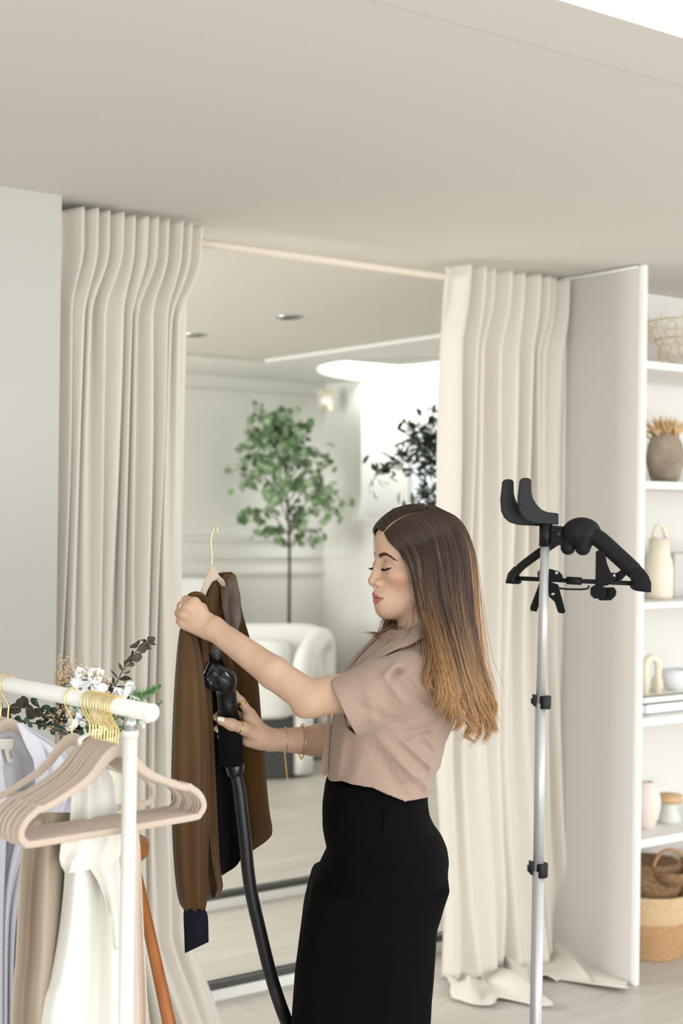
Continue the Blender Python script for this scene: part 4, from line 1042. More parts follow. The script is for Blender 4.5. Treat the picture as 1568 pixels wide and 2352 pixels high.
FAR = [
 [(891, 1224, -.036), (878, 1218, -.012), (866, 1228, .018), (863, 1246, .044), (868, 1278, .070), (878, 1340, .085), (888, 1410, .088), (880, 1450, .075), (866, 1495, .065), (848, 1530, .055)],
 [(905, 1210, -.034), (890, 1190, -.004), (874, 1204, .030), (868, 1240, .058), (880, 1300, .080), (892, 1370, .090), (898, 1430, .085), (890, 1480, .075), (868, 1520, .065)],
 [(925, 1198, -.032), (912, 1170, .004), (896, 1182, .045), (895, 1240, .078), (902, 1320, .092), (906, 1400, .095), (905, 1450, .085), (895, 1500, .08)],
 [(948, 1184, -.028), (938, 1161, .010), (928, 1176, .055), (928, 1240, .084), (932, 1330, .096), (935, 1420, .098), (930, 1500, .095)],
 [(975, 1170, -.018), (968, 1157, .02), (965, 1178, .06), (968, 1240, .088), (975, 1330, .098), (980, 1430, .10), (975, 1520, .10)],
 [(985, 1165, .03), (1005, 1175, .06), (1010, 1230, .088), (1015, 1330, .097), (1015, 1440, .10), (1010, 1540, .09)]]
SKC = hd(-12, 0, 38); SKR = np.array([93, 73, 69])*mm
def push(p, off=.004, jk_=True):
    q = ((p-SKC) @ RT)/(SKR+np.asarray(off).reshape(-1, 1)); off = np.broadcast_to(np.asarray(off, float).ravel(), (len(p),)); r = np.linalg.norm(q, axis=1); m = r < 1; p[m] = SKC+(p[m]-SKC)/np.maximum(r[m], .2)[:, None]
    if jk_:
        m = np.where((p[:, 2] < HO[2]-.10))[0]
        for it in range(3):
            X = p[m]; d = jacket_out(X); k = d < off[m]*.45
            if not k.any(): break
            m = m[k]; X = p[m]; d = d[k]; e = .002
            g = np.stack([jacket_out(X+np.array([e*(a == i) for a in range(3)]))-d for i in range(3)], 1); g /= np.linalg.norm(g, axis=1)[:, None]+1e-9
            p[m] = X+g*(off[m]*.45-d+.0005)[:, None]
    return p
def make_hair(name, guides, N, seed, r, nseg=42, jit=.006, curl=.019, ends=(.93, 1.02), t0=0):
    rs = np.random.RandomState(seed); G = [np.array(spline([Lp(*p) for p in g], nseg)) for g in guides]; K = len(G)
    CL = []; vs = []; fs = []; tone = []; ncl = 46; cl_s = rs.rand(ncl)*(K-1); cl_ph = rs.rand(ncl)*6.28; cl_f = rs.uniform(1.1, 2.1, ncl); cl_t = rs.uniform(-.20, .18, ncl)
    # smooth light/dark bands over the sheet
    for n in range(N):
        s = rs.rand()*(K-1); i = min(int(s), K-2); f = s-i; base = G[i]*(1-f)+G[i+1]*f
        c = np.argmin(np.abs(cl_s-s)+rs.rand(ncl)*.03); cs = cl_s[c]; ci = min(int(cs), K-2); cb = G[ci]*(1-(cs-ci))+G[ci+1]*(cs-ci)
        t = np.linspace(0, 1, nseg); L_ = rs.uniform(*ends)*(1-.16*((c*7919) % 10)/10)
        pull = np.clip((t-.50)/.5, 0, 1)**1.0*.93
        p = base*(1-pull[:, None])+cb*pull[:, None]
        lay = rs.rand()
        p[:, 1] += (lay*jit*1.5)*np.where(p[:, 1] < 0, -1, 1)*np.clip(.3+t, 0, 1) - 0
        p += rs.normal(0, .0012, 3)*np.clip(t*3, 0, 1)[:, None]
        env = np.clip((t-.60)/.4, 0, 1)**1.2; ph = cl_ph[c]+rs.normal(0, .12)
        w_ = curl*env
        p[:, 0] += w_*np.sin(cl_f[c]*2*math.pi*(t-.6)*1.8+ph); p[:, 1] += w_*np.cos(cl_f[c]*2*math.pi*(t-.6)*1.8+ph)
        p += np.array([rs.normal(0, 1), rs.normal(0, .6), rs.normal(0, .3)])*(np.clip(t-.25, 0, 1)**1.5*.0055)[:, None]
        if rs.rand() < .05: p += np.array([rs.normal(0, 1), rs.normal(0, 1), rs.normal(0, .6)])*(np.clip(t-.15, 0, 1)**1.2*.022)[:, None]
        m = max(6, int(nseg*min(1, L_*rs.uniform(.9, 1)))); CL.append((p[:m], t[:m], c, lay))
    allp = push(np.concatenate([q[0] for q in CL]), np.concatenate([(.0042+.0058*q[3])*(.28+.72*np.minimum(1, q[1]*9)) for q in CL])); o0 = 0
    for p, tt, c, lay in CL:
        m = len(p); p = allp[o0:o0+m]; o0 += m
        tg = np.gradient(p, axis=0); tg /= np.linalg.norm(tg, axis=1)[:, None]+1e-9
        u = np.cross(tg, [0, 1, .1]); u /= np.linalg.norm(u, axis=1)[:, None]+1e-9; v = np.cross(tg, u)
        rad = r*rs.uniform(.7, 1.3)*np.clip((1-tt/tt[-1])*5+.25, 0, 1)
        n0 = len(vs)*0+make_hair.n
        ring_ = [p+(u*math.cos(a)+v*math.sin(a))*rad[:, None] for a in (0, 2.094, 4.189)]
        vs.append(np.stack(ring_, 1).reshape(-1, 3)); make_hair.n += m*3
        idx = n0+np.arange(m-1)*3
        for a in range(3):
            b_ = (a+1) % 3; fs.append(np.stack([idx+a, idx+b_, idx+3+b_, idx+3+a], 1))
        st_ = cl_t[c]*.9+rs.normal(0, .055)
        tn = np.clip((tt-t0-.27-st_)/.46, 0, 1)**.8*rs.uniform(.84, 1.05)+rs.uniform(0, .07)
        if lay < .2: tn *= .75
        tone.append(np.repeat(tn, 3))
    V = np.concatenate(vs); Q = np.concatenate(fs)
    o = fobj(name, V, Q, m_hair, woman); a = o.data.attributes.new('tone', 'FLOAT', 'POINT'); a.data.foreach_set('value', np.concatenate(tone).astype(np.float32)); return o
make_hair.n = 0
def under(guides, name, shrink, tmax=.8, n=40):
    """closed-looking under-layer sheet so that no scalp shows between strands"""
    G = [np.array(spline([Lp(*p) for p in g], n)) for g in guides]; K = len(G); m = int(n*tmax); rows = []
    S_ = np.array(spline([list(range(1)) for _ in range(2)], 2)) if False else None
    ks = np.linspace(0, K-1, K*5); vs = []; tone = []
    C = Lp(985, 1290, .0)
    for j in range(1, m):
        arr = np.array([g[j] for g in G]); t = j/n
        for k in ks:
            i = min(int(k), K-2); f = k-i; p = arr[i]*(1-f)+arr[i+1]*f
            c = np.array([C[0], C[1], p[2]]) if p[2] < C[2] else C
            d = p-c; L_ = np.linalg.norm(d)+1e-9; p = p-d/L_*shrink; vs.append(p); tone.append(max(0, (t-.32)/.5)*.7)
    Q = np.array(grid_faces(m-1, len(ks)))
    o = fobj(name, push(np.array(vs), .0022), Q, m_hair, woman); a = o.data.attributes.new('tone', 'FLOAT', 'POINT'); a.data.foreach_set('value', np.array(tone, np.float32)); return o
under(NEAR, 'hair', .0035, .72); under(FAR, 'hair', .0035, .6)
make_hair.n = 0; make_hair('hair', NEAR, 7600, 11, .00050, t0=.02)
make_hair.n = 0; make_hair('hair', FAR, 2800, 12, .0005, curl=.008)
# loose wisps in front of the far lapel
WISP = [[(905, 1400, .07), (890, 1430, .06), (872, 1452, .03), (850, 1452, .0), (838, 1448, -.01)], [(905, 1405, .07), (890, 1440, .06), (880, 1460, .02), (862, 1464, .0), (848, 1455, -.01)], [(962, 1372, -.08), (962, 1430, -.10), (935, 1480, -.14), (928, 1500, -.15), (942, 1530, -.17)]]
make_hair.n = 0; make_hair('hair_wisps', WISP, 70, 13, .0003, curl=.012, jit=.01, t0=-.3)
# ------------------------------------------------------------------ brown shirt on its hanger
def satin(name, c1, c2, rough=.5):
    return mat(name, c1, rough, noise=1, nscale=5, col2=c2, bump=.25, bscale=1400, sheen=.08, spec=.25, detail=1)
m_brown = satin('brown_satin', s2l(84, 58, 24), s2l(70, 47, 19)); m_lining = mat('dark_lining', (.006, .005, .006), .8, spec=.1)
m_navy = mat('navy_knit', (.008, .009, .016), .9, bump=.3, bscale=900, spec=.15)
m_velvet = mat('beige_velvet', s2l(194, 176, 158), .95, sheen=.5, noise=.05, nscale=300, bump=.2, bscale=1500)
shirt = empty('brown_shirt', Vector(L2W(Lp(500, 2050, .03))), 'brown satin long-sleeved shirt held up by its collar on a beige hanger', 'shirt')
def sheet(name, rows, m, parent, nfold=5, amp=.008, nu=60, nv=70, seed=1, bl=0, br=0, bow=0, solid=.0018, fmat=None, mats=None, topflat=.1):
    """rows (py, xl, xr[, bl, br]) smooth-interpolated; folds run down the sheet and displace in depth"""
    R = spline([(r[0], r[1], r[2], r[3] if len(r) > 3 else bl, r[4] if len(r) > 4 else br) for r in rows], nv); vs = []
    rs = random.Random(seed); ph = [rs.uniform(0, 6.28) for _ in range(4)]
    for i, (y, xl, xr, b0, b1) in enumerate(R):
        s = i/(nv-1)
        for j in range(nu):
            u = j/(nu-1); a = amp*(topflat+(1-topflat)*min(1, s*2.5))
            d = a*(math.sin(u*nfold*6.28+ph[0]+1.1*math.sin(s*2.1+ph[1]))+.22*math.sin(u*nfold*13.1+ph[2]+s*1.4)) - bow*math.sin(math.pi*u)
            vs.append(Vector(L2W(Lp(xl+(xr-xl)*u, y, b0+(b1-b0)*u+d))))
    o = obj(name, vs, grid_faces(nv, nu), m, parent, mats=mats, fmat=fmat)
    md = o.modifiers.new('solid', 'SOLIDIFY'); md.thickness = solid; md.offset = 0
    return o
# near front panel
sheet('front_panel', [(1400, 432, 462), (1440, 416, 470), (1470, 410, 476), (1520, 405, 480), (1600, 400, 486), (1700, 398, 491), (1850, 400, 498), (1950, 420, 503), (2000, 440, 507), (2035, 452, 512), (2052, 466, 505), (2063, 484, 494)], m_brown, shirt, 2.1, .011, bl=-.01, br=.012, seed=2)
# back and far front in one sweep
sheet('back_panel', [(1316, 504, 532, .01, .03), (1330, 492, 541), (1350, 480, 545), (1380, 466, 551), (1420, 455, 560), (1480, 462, 577), (1560, 470, 592), (1650, 475, 600), (1750, 480, 608), (1850, 485, 617), (1905, 488, 625), (1925, 490, 618), (1945, 492, 592), (1962, 494, 566), (1990, 497, 532), (2010, 500, 512)], m_brown, shirt, 1.3, .010, bl=.10, br=.13, seed=5, bow=-.01)
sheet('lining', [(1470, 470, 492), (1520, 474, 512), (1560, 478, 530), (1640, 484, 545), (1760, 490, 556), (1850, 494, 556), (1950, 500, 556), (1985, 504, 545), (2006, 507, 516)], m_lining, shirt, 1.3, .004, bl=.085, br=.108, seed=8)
# collar and shoulder folds at the neck
sheet('collar', [(1318, 500, 515), (1335, 490, 520), (1360, 482, 524), (1400, 470, 530), (1450, 462, 534), (1500, 470, 530)], m_brown, shirt, 1.4, .008, bl=.03, br=.05, seed=4)
sheet('yoke', [(1314, 512, 530), (1322, 508, 540), (1345, 505, 546), (1380, 508, 552), (1420, 515, 550), (1450, 522, 546)], m_brown, shirt, 1.2, .006, bl=.045, br=.05, seed=6, bow=.012)
q = MB(); q.tube([Pb(x, y, b) for x, y, b in spline([(430, 1378, -.035), (438, 1368, -.035), (450, 1365, -.03), (461, 1369, -.02), (467, 1380, -.0), (466, 1392, .01)], 18)], .0095, 12, flat=(1, .6)); q.build('collar_roll', m_brown, shirt)
# sleeve: puffed tube gathered into a long navy cuff
rows = [(1448, 412, 440), (1470, 409, 452), (1510, 405, 462), (1600, 399, 472), (1700, 395, 478), (1800, 393, 480), (1900, 395, 479), (1980, 399, 477), (2040, 405, 476), (2070, 411, 474), (2084, 418, 472), (2090, 424, 470)]
R = spline(rows, 90); vs = []; n = 56
for i, (y, xl, xr) in enumerate(R):
    s = i/89; z0 = -.045
    for j in range(n):
        a = 2*math.pi*j/n; rx = (xr-xl)/2; g = .11*math.sin(a*5+.6)*min(1, s*2.2)+.05*math.sin(a*11+1)*max(0, (s-.7)/.3)
        k = 1+g
        vs.append(Vector(L2W(Lp((xl+xr)/2+rx*math.cos(a)*min(k, 1.03), y+3*math.sin(a*7)*max(0, s-.93)/.07, z0+rx*.78e-3*math.sin(a)*k))))
obj('sleeve', vs, grid_faces(90, n, True)+[tuple(range(n))], m_brown, shirt)
vs = []; R = spline([(2080, 424, 466), (2100, 422, 476), (2150, 424, 478), (2172, 425, 478)], 24); n = 40
for i, (y, xl, xr) in enumerate(R):
    for j in range(n):
        a = 2*math.pi*j/n; rx = (xr-xl)/2; dy = (14-28*(math.cos(a)*.5+.5))*(i/23)**3*.9
        vs.append(Vector(L2W(Lp((xl+xr)/2+rx*math.cos(a), y+dy+4, -.045+.012*math.sin(a)))))
obj('cuff', vs, grid_faces(24, n, True)+[tuple((23)*n+k for k in range(n))], m_navy, shirt, solid=.0015)['label'] = 'long navy knitted cuff'
# hanger
hg = empty('held_hanger', Vector(L2W(Lp(485, 1300, .0))), 'beige velvet hanger with gold hook held inside the brown shirt', 'hanger')
q = MB(); q.slab([Pb(x, y, -.008) for x, y in [(482, 1301), (487, 1297), (493, 1302), (500, 1314), (500, 1326), (494, 1333), (484, 1338), (476, 1352), (469, 1378), (456, 1374), (462, 1352), (472, 1326), (478, 1312)]], FW*.011)
q.tube([Pb(495, 1322, -.002), Pb(508, 1335, .03), Pb(520, 1360, .07), Pb(524, 1375, .09)], .006, 8)
q.build('shoulder_bar', m_velvet, hg, bevel=.003)
m_brass = mat('brass_hook', (.80, .62, .28), .25, metal=1)
q = MB(); q.tube(spline([Pb(x, y, 0) for x, y in [(486, 1302), (486.6, 1286), (486.8, 1272), (484.6, 1252), (486, 1232), (490, 1217), (495, 1210), (499, 1215), (500.3, 1227)]], 36), .0016, 8); q.build('hook', m_brass, hg)
# ------------------------------------------------------------------ steamer wand
m_gloss = mat('gloss_black', (.010, .010, .011), .3, spec=.5); m_grip = mat('fabric_grip', (.006, .006, .007), .95, spec=.1)
wd = empty('steamer_wand', Vector(L2W(Lp(530, 1757, .045))), 'black handheld steamer head with ribbed hose gripped by the woman', 'steamer')
h_ = F()
h_.rc(Lp(490, 1546, .018), Lp(516, 1562, .034), .0215, .0225, .01).rc(Lp(516, 1562, .034), Lp(519, 1586, .044), .0225, .0205, .012)
ang = math.radians(22); Rm = np.array([[math.cos(ang), 0, -math.sin(ang)], [0, 1, 0], [math.sin(ang), 0, math.cos(ang)]]).T
h_.el(Lp(479, 1545, .010), (.0075, .031, .0215), Rm, .004); h_.rc(Lp(482, 1567, -.006), Lp(492, 1572, .016), .0125, .014, .006)
V, Q = h_.mesh(Lp(455, 1612, -.06), Lp(560, 1500, .10), .0015); fobj('steam_head', V, Q, m_gloss, wd, smooth_it=9)
q = MB(); c_ = Lp(477, 1544, .010)
q.tube([Vector(L2W(c_+np.array([-.0045, 0, .002])+Rm @ np.array([0, .0305*math.cos(t*.2094), .0208*math.sin(t*.2094)]))) for t in range(31)], .0009, 6, cap=False); q.build('plate_rim', m_silver, wd)
q = MB()
for i in range(3): q.tube([Pb(517+i*2.6, 1543+i*2.2, .0105), Pb(520+i*2.6, 1550+i*2.2, .0108)], .0007, 5)
q.build('mark', m_white, wd)
MB().tube([Pb(519, 1584, .044), Pb(525, 1650, .045)], [.0200, .0205], 28).build('handle', m_plast if 'm_plast' in globals() else m_gloss, wd)
MB().tube([Pb(524.5, 1644, .045), Pb(526, 1660, .045), Pb(532, 1757, .045)], [.0215, .0238, .0245], 28).build('grip_sleeve', m_grip, wd)
MB().tube([Pb(x, y, .045) for x, y in ((538, 1754), (539, 1760), (541, 1776), (543, 1782))], [.0190, .0200, .0175, .0150], 26).build('hose_collar', m_gloss, wd)
hp = [(541, 1776, .045), (549, 1811, .045), (556, 1870, .045), (562, 1922, .046), (574, 2033, .05), (598, 2143, .055), (626, 2254, .06), (660, 2352, .07)]
pts = [Lp(*p) for p in hp]
cont = [(715, 2480, .30), (820, 2700, .42), (980, 2840, .46), (1130, 2850, .42)]
pts += [Lp(*p) for p in cont]
N_ = 520; S_ = spline([Vector(L2W(p)) for p in pts], N_)
m_hose = mat('ribbed_hose', (.014, .014, .016), .42, spec=.4)
MB().tube(S_, [(.0118+.0012*min(1, i/60))*(1+.05*(i % 2)) for i in range(N_)], 18).build('hose', m_hose, wd)
# wisps of steam rising from the head
m_st = bpy.data.materials.new('steam_vapour'); m_st.use_nodes = True; nt = m_st.node_tree
for nd in list(nt.nodes):
    if nd.type == 'BSDF_PRINCIPLED': nt.nodes.remove(nd)
vs_ = nt.nodes.new('ShaderNodeVolumeScatter'); vs_.inputs['Color'].default_value = (1, 1, 1, 1)
tc = nt.nodes.new('ShaderNodeTexCoord'); mp = nt.nodes.new('ShaderNodeMapping'); mp.inputs['Scale'].default_value = (26, 26, 9)
nz = nt.nodes.new('ShaderNodeTexNoise'); nz.inputs['Scale'].default_value = 1; nz.inputs['Distortion'].default_value = 1.2
rp = nt.nodes.new('ShaderNodeMapRange'); rp.inputs['From Min'].default_value = .46; rp.inputs['From Max'].default_value = .72; rp.inputs['To Max'].default_value = 60.0
nt.links.new(tc.outputs['Object'], mp.inputs[0]); nt.links.new(mp.outputs[0], nz.inputs['Vector']); nt.links.new(nz.outputs['Fac'], rp.inputs['Value']); nt.links.new(rp.outputs[0], vs_.inputs['Density'])
nt.links.new(vs_.outputs[0], nt.nodes['Material Output'].inputs['Volume'])
sf = F().rc(Lp(500, 1500, .005), Lp(528, 1420, .0), .016, .022, .01).rc(Lp(528, 1420, .0), Lp(530, 1335, .0), .022, .014, .01)
V, Q = sf.mesh(Lp(470, 1540, -.05), Lp(565, 1300, .06), .006); o = fobj('steam', V, Q, m_st, None, smooth_it=2); recentre(o)
tag(o, 'faint wisp of white steam rising in front of the brown shirt', 'steam'); o['kind'] = 'stuff'

# saddle over the stand's hanger
def W2L(v):
    A = np.array([tuple(RC), tuple(FW), tuple(UC)]); return A @ (np.array(tuple(v))-np.array(tuple(CAM+FW*ZF)))
dp_ = [W2L(v) for v in DOME]; df = F(); df.el(dp_[0], (.043, .034, .033), None, .002)
df.rc(dp_[1], dp_[2], .021, .0165, .003).rc(dp_[3], dp_[4], .023, .0175, .003)
V, Q = df.mesh(np.min(dp_, 0)-.06, np.max(dp_, 0)+.06, .002); fobj('hanger_centre', V, Q, m_plast2, st, smooth_it=2)
# ------------------------------------------------------------------ clothes rail in the foreground
m_rail = mat('rail_white', s2l(222, 220, 212), .4); m_steel = mat('steel_collar', s2l(190, 192, 190), .25, metal=.9)
R0 = P(347, 1637, 2.2); DR = (FW-RH*.910).normalized(); DP = (RH+FW*.910).normalized()
def rail_pt(s): return R0+DR*s
def rail_s(px):
    lo, hi = -.1, 2.5
    for _ in range(40):
        m = (lo+hi)/2; p = rail_pt(m)-CAM; x = 784+FPX*p.dot(RC)/p.dot(FW)
        if x > px: lo = m
        else: hi = m
    return lo
rk = empty('clothes_rail', Vector((R0.x, R0.y, 0)), 'white tubular clothes rail in the foreground at the left', 'clothes rail')
END = rail_pt(1.15)
MB().tube([R0, END], .0138, 28).build('top_rail', m_rail, rk)
MB().tube([R0-DR*.002, R0-DR*.0002], .0142, 28).build('end_cap', m_white, rk)
def leg(top):
    ft = Vector((top.x-RH.x*.006, top.y-RH.y*.006, 0.03))
    MB().tube([top-UP*.034, ft], .0118, 20).build('upright', m_rail, rk)
    MB().tube([top-UP*.010, top-UP*.036], .0098, 20).build('collar', m_steel, rk)
    MB().tube([top-UP*.034, top-UP*.045], .0132, 20).build('sleeve', m_rail, rk)
    MB().tube([Vector((ft.x, ft.y, .02))-DP*.22, Vector((ft.x, ft.y, .02))+DP*.22], .0125, 16).build('foot', m_rail, rk)
    return ft
s_leg = rail_s(300); fa = leg(rail_pt(s_leg)); fb = leg(rail_pt(1.12))
MB().tube([Vector((fa.x, fa.y, .07)), Vector((fb.x, fb.y, .07))], .0105, 16).build('lower_bar', m_rail, rk)
# flat velvet hangers
LOOPH = [(0, 0), (.012, -.003), (.030, -.014), (.050, -.032), (.075, -.048), (.105, -.060), (.140, -.073), (.165, -.080), (.172, -.079), (.180, -.084), (.195, -.093), (.207, -.107), (.209, -.120), (.200, -.130), (.188, -.134), (.10, -.1345), (0, -.135)]
def make_hanger(s, label, group, wide=1.0):
    """hanger hooked over the rail; hook top at rail, body below"""
    R = rail_pt(s); e = empty('velvet_hanger', R, label, 'hanger', group)
    loc = lambda x, z: R+DP*x*.82+UP*(z*.95-.070)
    pts = [loc(x, z) for x, z in LOOPH]+[loc(-x, z) for x, z in LOOPH[::-1][1:-1]]
    S = spline(pts+[pts[0]], 120); q = MB(); vs = []; n = 10
    for i in range(119):
        p = Vector(S[i]); t = (Vector(S[(i+1) % 119])-Vector(S[i-1 if i else 118])).normalized(); nn = DR.cross(t).normalized()
        x = abs((p-R).dot(DP)); z = (p-R).dot(UP)+.070; w_ = .0058+.0050*max(0, 1-x/.09)*(1 if z > -.1 else 0)
        for k in range(n):
            a = 2*math.pi*k/n; vs.append(p+nn*(math.cos(a)*w_)+DR*(math.copysign(abs(math.sin(a))**.7, math.sin(a))*.0026))
    q.add(vs, [(i*n+k, i*n+(k+1) % n, ((i+1) % 119)*n+(k+1) % n, ((i+1) % 119)*n+k) for i in range(119) for k in range(n)])
    q.build('frame', m_velvet, e)
    q = MB(); r = .0158
    hk = [loc(0, -.004), loc(0, .016), loc(.001, .034), loc(-.008, .045), loc(-.0185, .064)]
    hk += [R+DP*(-r*math.cos(a))+UP*(r*math.sin(a)) for a in np.linspace(-.1, math.pi*.98, 12)]+[R+DP*(.0175)+UP*(-.006)]
    q.tube(spline(hk, 40), .0014, 7); q.build('hook', m_brass, e)
    return e
ss = [rail_s(px) for px in (272, 266, 259, 253, 247, 240, 233, 227, 220, 213, 206)]
first = None; GL = 'empty beige velvet hangers bunched at the near end of the rail'
for i, s in enumerate(ss):
    lab = 'empty beige velvet hanger, %s from the camera in the tight bunch' % ('first second third fourth fifth sixth seventh eighth ninth tenth eleventh'.split()[i])
    if i == 0:
        first = make_hanger(s, 'empty beige velvet hanger nearest the camera, in front of the tight bunch', GL)
    else:
        c = copy_tree(first); c.location = rail_pt(s); c['label'] = lab
        c.rotation_euler = (0, 0, random.uniform(-.035, .03)+(.06 if i in (4, 8) else 0))
single = copy_tree(first); single.location = rail_pt(rail_s(166)); single.rotation_euler = (0, 0, .05); single['label'] = 'beige velvet hanger hanging alone just left of the tight bunch'; single['group'] = 'garment hangers'
hsh = copy_tree(first); hsh.location = rail_pt(rail_s(19)); hsh.rotation_euler = (0, 0, -.04); hsh['label'] = 'beige velvet hanger carrying the white shirt at the left edge'; hsh['group'] = 'garment hangers'
h2 = copy_tree(first); h2.location = rail_pt(rail_s(2)); h2['label'] = 'beige velvet hanger behind the white shirt, farthest along the rail'; h2['group'] = 'garment hangers'
# garments: outlines taken on the plane square to the rail at distance s
def onpl(px, py, s, off=0):
    r = ray(px, py); t = (rail_pt(s)+DR*off-CAM).dot(DR)/r.dot(DR); return CAM+r*t
def drape(name, rows, s, off, m, parent, nfold=4, amp=.01, nu=60, nv=80, seed=1, bow=0, solid=.0018, grow=1.0, **k):
    R = spline([r[:3] for r in rows], nv); vs = []; rs = random.Random(seed); ph = [rs.uniform(0, 6.28) for _ in range(5)]
    for i, (y, xl, xr) in enumerate(R):
        t = i/(nv-1)
        for j in range(nu):
            u = j/(nu-1); a = amp*(.25+.75*min(1, t*2*grow))
            d = a*(math.sin(u*nfold*6.28+ph[0]+.9*math.sin(t*1.7+ph[1]))+.28*math.sin(u*nfold*11.3+ph[2]+t*2.2))+bow*math.sin(math.pi*u)
            vs.append(onpl(xl+(xr-xl)*u, y, s, off+d))
    o = obj(name, vs, grid_faces(nv, nu), m, parent); md = o.modifiers.new('solid', 'SOLIDIFY'); md.thickness = solid; md.offset = 0
    return o
def rows_to_floor(rows, s, zmin):
    """continue the last two rows straight down to height zmin"""
    y, xl, xr = rows[-1][:3]; p = onpl(xl, y, s)
    y2 = y
    while onpl(xl, y2, s).z > zmin: y2 += 20
    y0, xl0, xr0 = rows[-2][:3]; k = (y2-y)/(y-y0)*.5
    return rows+[(y2, xl+(xl-xl0)*k, xr+(xr-xr0)*k)]
m_silk = mat('ivory_satin', s2l(236, 235, 226), .42, noise=.04, nscale=5, spec=.4, sheen=.2)
m_sand = fabric('sand_crepe', s2l(176, 162, 142), s2l(168, 154, 135), 500); m_sand2 = fabric('rose_beige_crepe', s2l(210, 197, 183), s2l(200, 186, 171), 500)
m_shirtw = fabric('white_cotton', s2l(226, 226, 232), s2l(216, 216, 224), 900)
sI = rail_s(198)
iv = empty('ivory_dress', rail_pt(sI), 'ivory satin dress knotted at the waist hanging among the bunched hangers', 'dress')
r_ = [(1690, 192, 208), (1712, 184, 214), (1745, 177, 232), (1790, 168, 258), (1850, 163, 268), (1900, 160, 272), (1925, 155, 275)]
drape('bodice', r_, sI, -.004, m_silk, iv, 1.6, .008, seed=3)
r_ = rows_to_floor([(1915, 152, 275), (1945, 150, 274), (1985, 150, 274), (2050, 146, 284), (2150, 134, 292), (2250, 116, 303), (2352, 94, 314)], sI, .45)
drape('skirt', r_, sI, -.012, m_silk, iv, 1.7, .020, nu=90, seed=8, bow=-.015)
r_ = [(1918, 150, 262), (1935, 141, 268), (1955, 138, 266), (1972, 137, 250), (1988, 141, 225), (1998, 147, 200), (2004, 150, 176)]
drape('waist_knot', r_, sI, -.034, m_silk, iv, 1.3, .008, seed=12, bow=-.018)
r_ = [(1912, 225, 276), (1940, 205, 278), (1965, 196, 275), (1990, 204, 262), (2030, 228, 268), (2090, 248, 272), (2180, 262, 275)]
drape('overlay_fold', r_, sI, -.040, m_silk, iv, 1.0, .007, seed=14, bow=-.012)
q = MB(); q.tube(spline([onpl(x, y, sI, o) for x, y, o in ((186, 1720, -.01), (184, 1700, -.014), (196, 1690, -.012), (208, 1686, -.01), (214, 1690, -.006), (212, 1704, -.004), (204, 1712, -.004))], 20), .0065, 10, flat=(1, .5)); q.build('strap', m_silk, iv)
sS = rail_s(222)
sa = empty('sand_trousers', rail_pt(sS), 'sand coloured wide garment hanging behind the ivory dress', 'trousers')
r_ = rows_to_floor([(1866, 66, 262), (1900, 62, 270), (1950, 52, 275), (2050, 44, 280), (2200, 37, 290), (2352, 27, 300)], sS+.06, .3)
drape('front_leg', r_, sS+.06, 0, m_sand, sa, 2.3, .026, nu=110, seed=21, solid=.002)
sR = sS+.03
sb = empty('rose_beige_skirt', rail_pt(sR), 'rose-beige long garment hanging just behind the white upright', 'skirt')
r_ = rows_to_floor([(1905, 240, 318), (1950, 240, 322), (2050, 243, 325), (2200, 250, 332), (2352, 262, 338)], sR, .3)
drape('panel', r_, sR, 0, m_sand2, sb, 1.4, .012, seed=23, solid=.002)
# white shirt at the left edge
sW = rail_s(19)
sh = empty('white_shirt', rail_pt(sW), 'white cotton shirt with open collar on a hanger at the left edge', 'shirt')
r_ = rows_to_floor([(1660, -60, 52), (1690, -110, 84), (1715, -150, 130), (1740, -165, 160), (1800, -165, 164), (1866, -160, 162), (1960, -160, 100), (2100, -165, 45), (2352, -170, 38)], sW, .7)
drape('back', r_, sW, .016, m_shirtw, sh, 3, .006, seed=31)
r_ = rows_to_floor([(1664, 41, 52), (1690, 54, 92), (1715, 66, 132), (1745, 79, 160), (1805, 80, 166), (1866, 66, 164), (1960, 30, 102), (2100, 12, 48), (2352, 10, 36)], sW, .7)
drape('right_front', r_, sW, -.022, m_shirtw, sh, 2.2, .006, seed=33)
r_ = rows_to_floor([(1664, -72, -40), (1700, -120, -14), (1740, -165, 1), (1808, -170, 12), (1870, -168, 16), (2100, -170, 8), (2352, -175, 6)], sW, .7)
drape('left_front', r_, sW, -.022, m_shirtw, sh, 2, .006, seed=35)
r_ = [(1661, 38, 48), (1680, 46, 66), (1700, 54, 88), (1722, 64, 100), (1745, 76, 102), (1768, 80, 92)]
drape('collar', r_, sW, -.034, m_shirtw, sh, .6, .003, seed=37, bow=-.006)
drape('collar', [(1668, -40, -20), (1700, -60, -6), (1730, -50, 2), (1760, -20, 8)], sW, -.034, m_shirtw, sh, .6, .003, seed=38, bow=-.006)
drape('pocket', [(1795, 96, 150), (1800, 94, 152), (1835, 96, 153), (1842, 98, 152)], sW, -.032, m_shirtw, sh, .6, .0015, seed=39)
m_lab = mat('cream_label', s2l(238, 234, 220), .8)
drape('neck_label', [(1697, -6, 32), (1705, -6, 32), (1722, -4, 29)], sW, .003, m_lab, sh, .5, .001, seed=41, nu=12, nv=12)
drape('size_tab', [(1722, 10, 24), (1740, 14, 28), (1752, 18, 31)], sW, .001, m_lab, sh, .5, .001, seed=42, nu=10, nv=10)
tcv = bpy.data.curves.new('tab_text', 'FONT'); tcv.body = 'mini'; tcv.size = .0085; tcv.extrude = .0001
to = bpy.data.objects.new('tab_text', tcv); COL.objects.link(to); tcv.materials.append(mat('label_ink', (.12, .11, .10), .8))
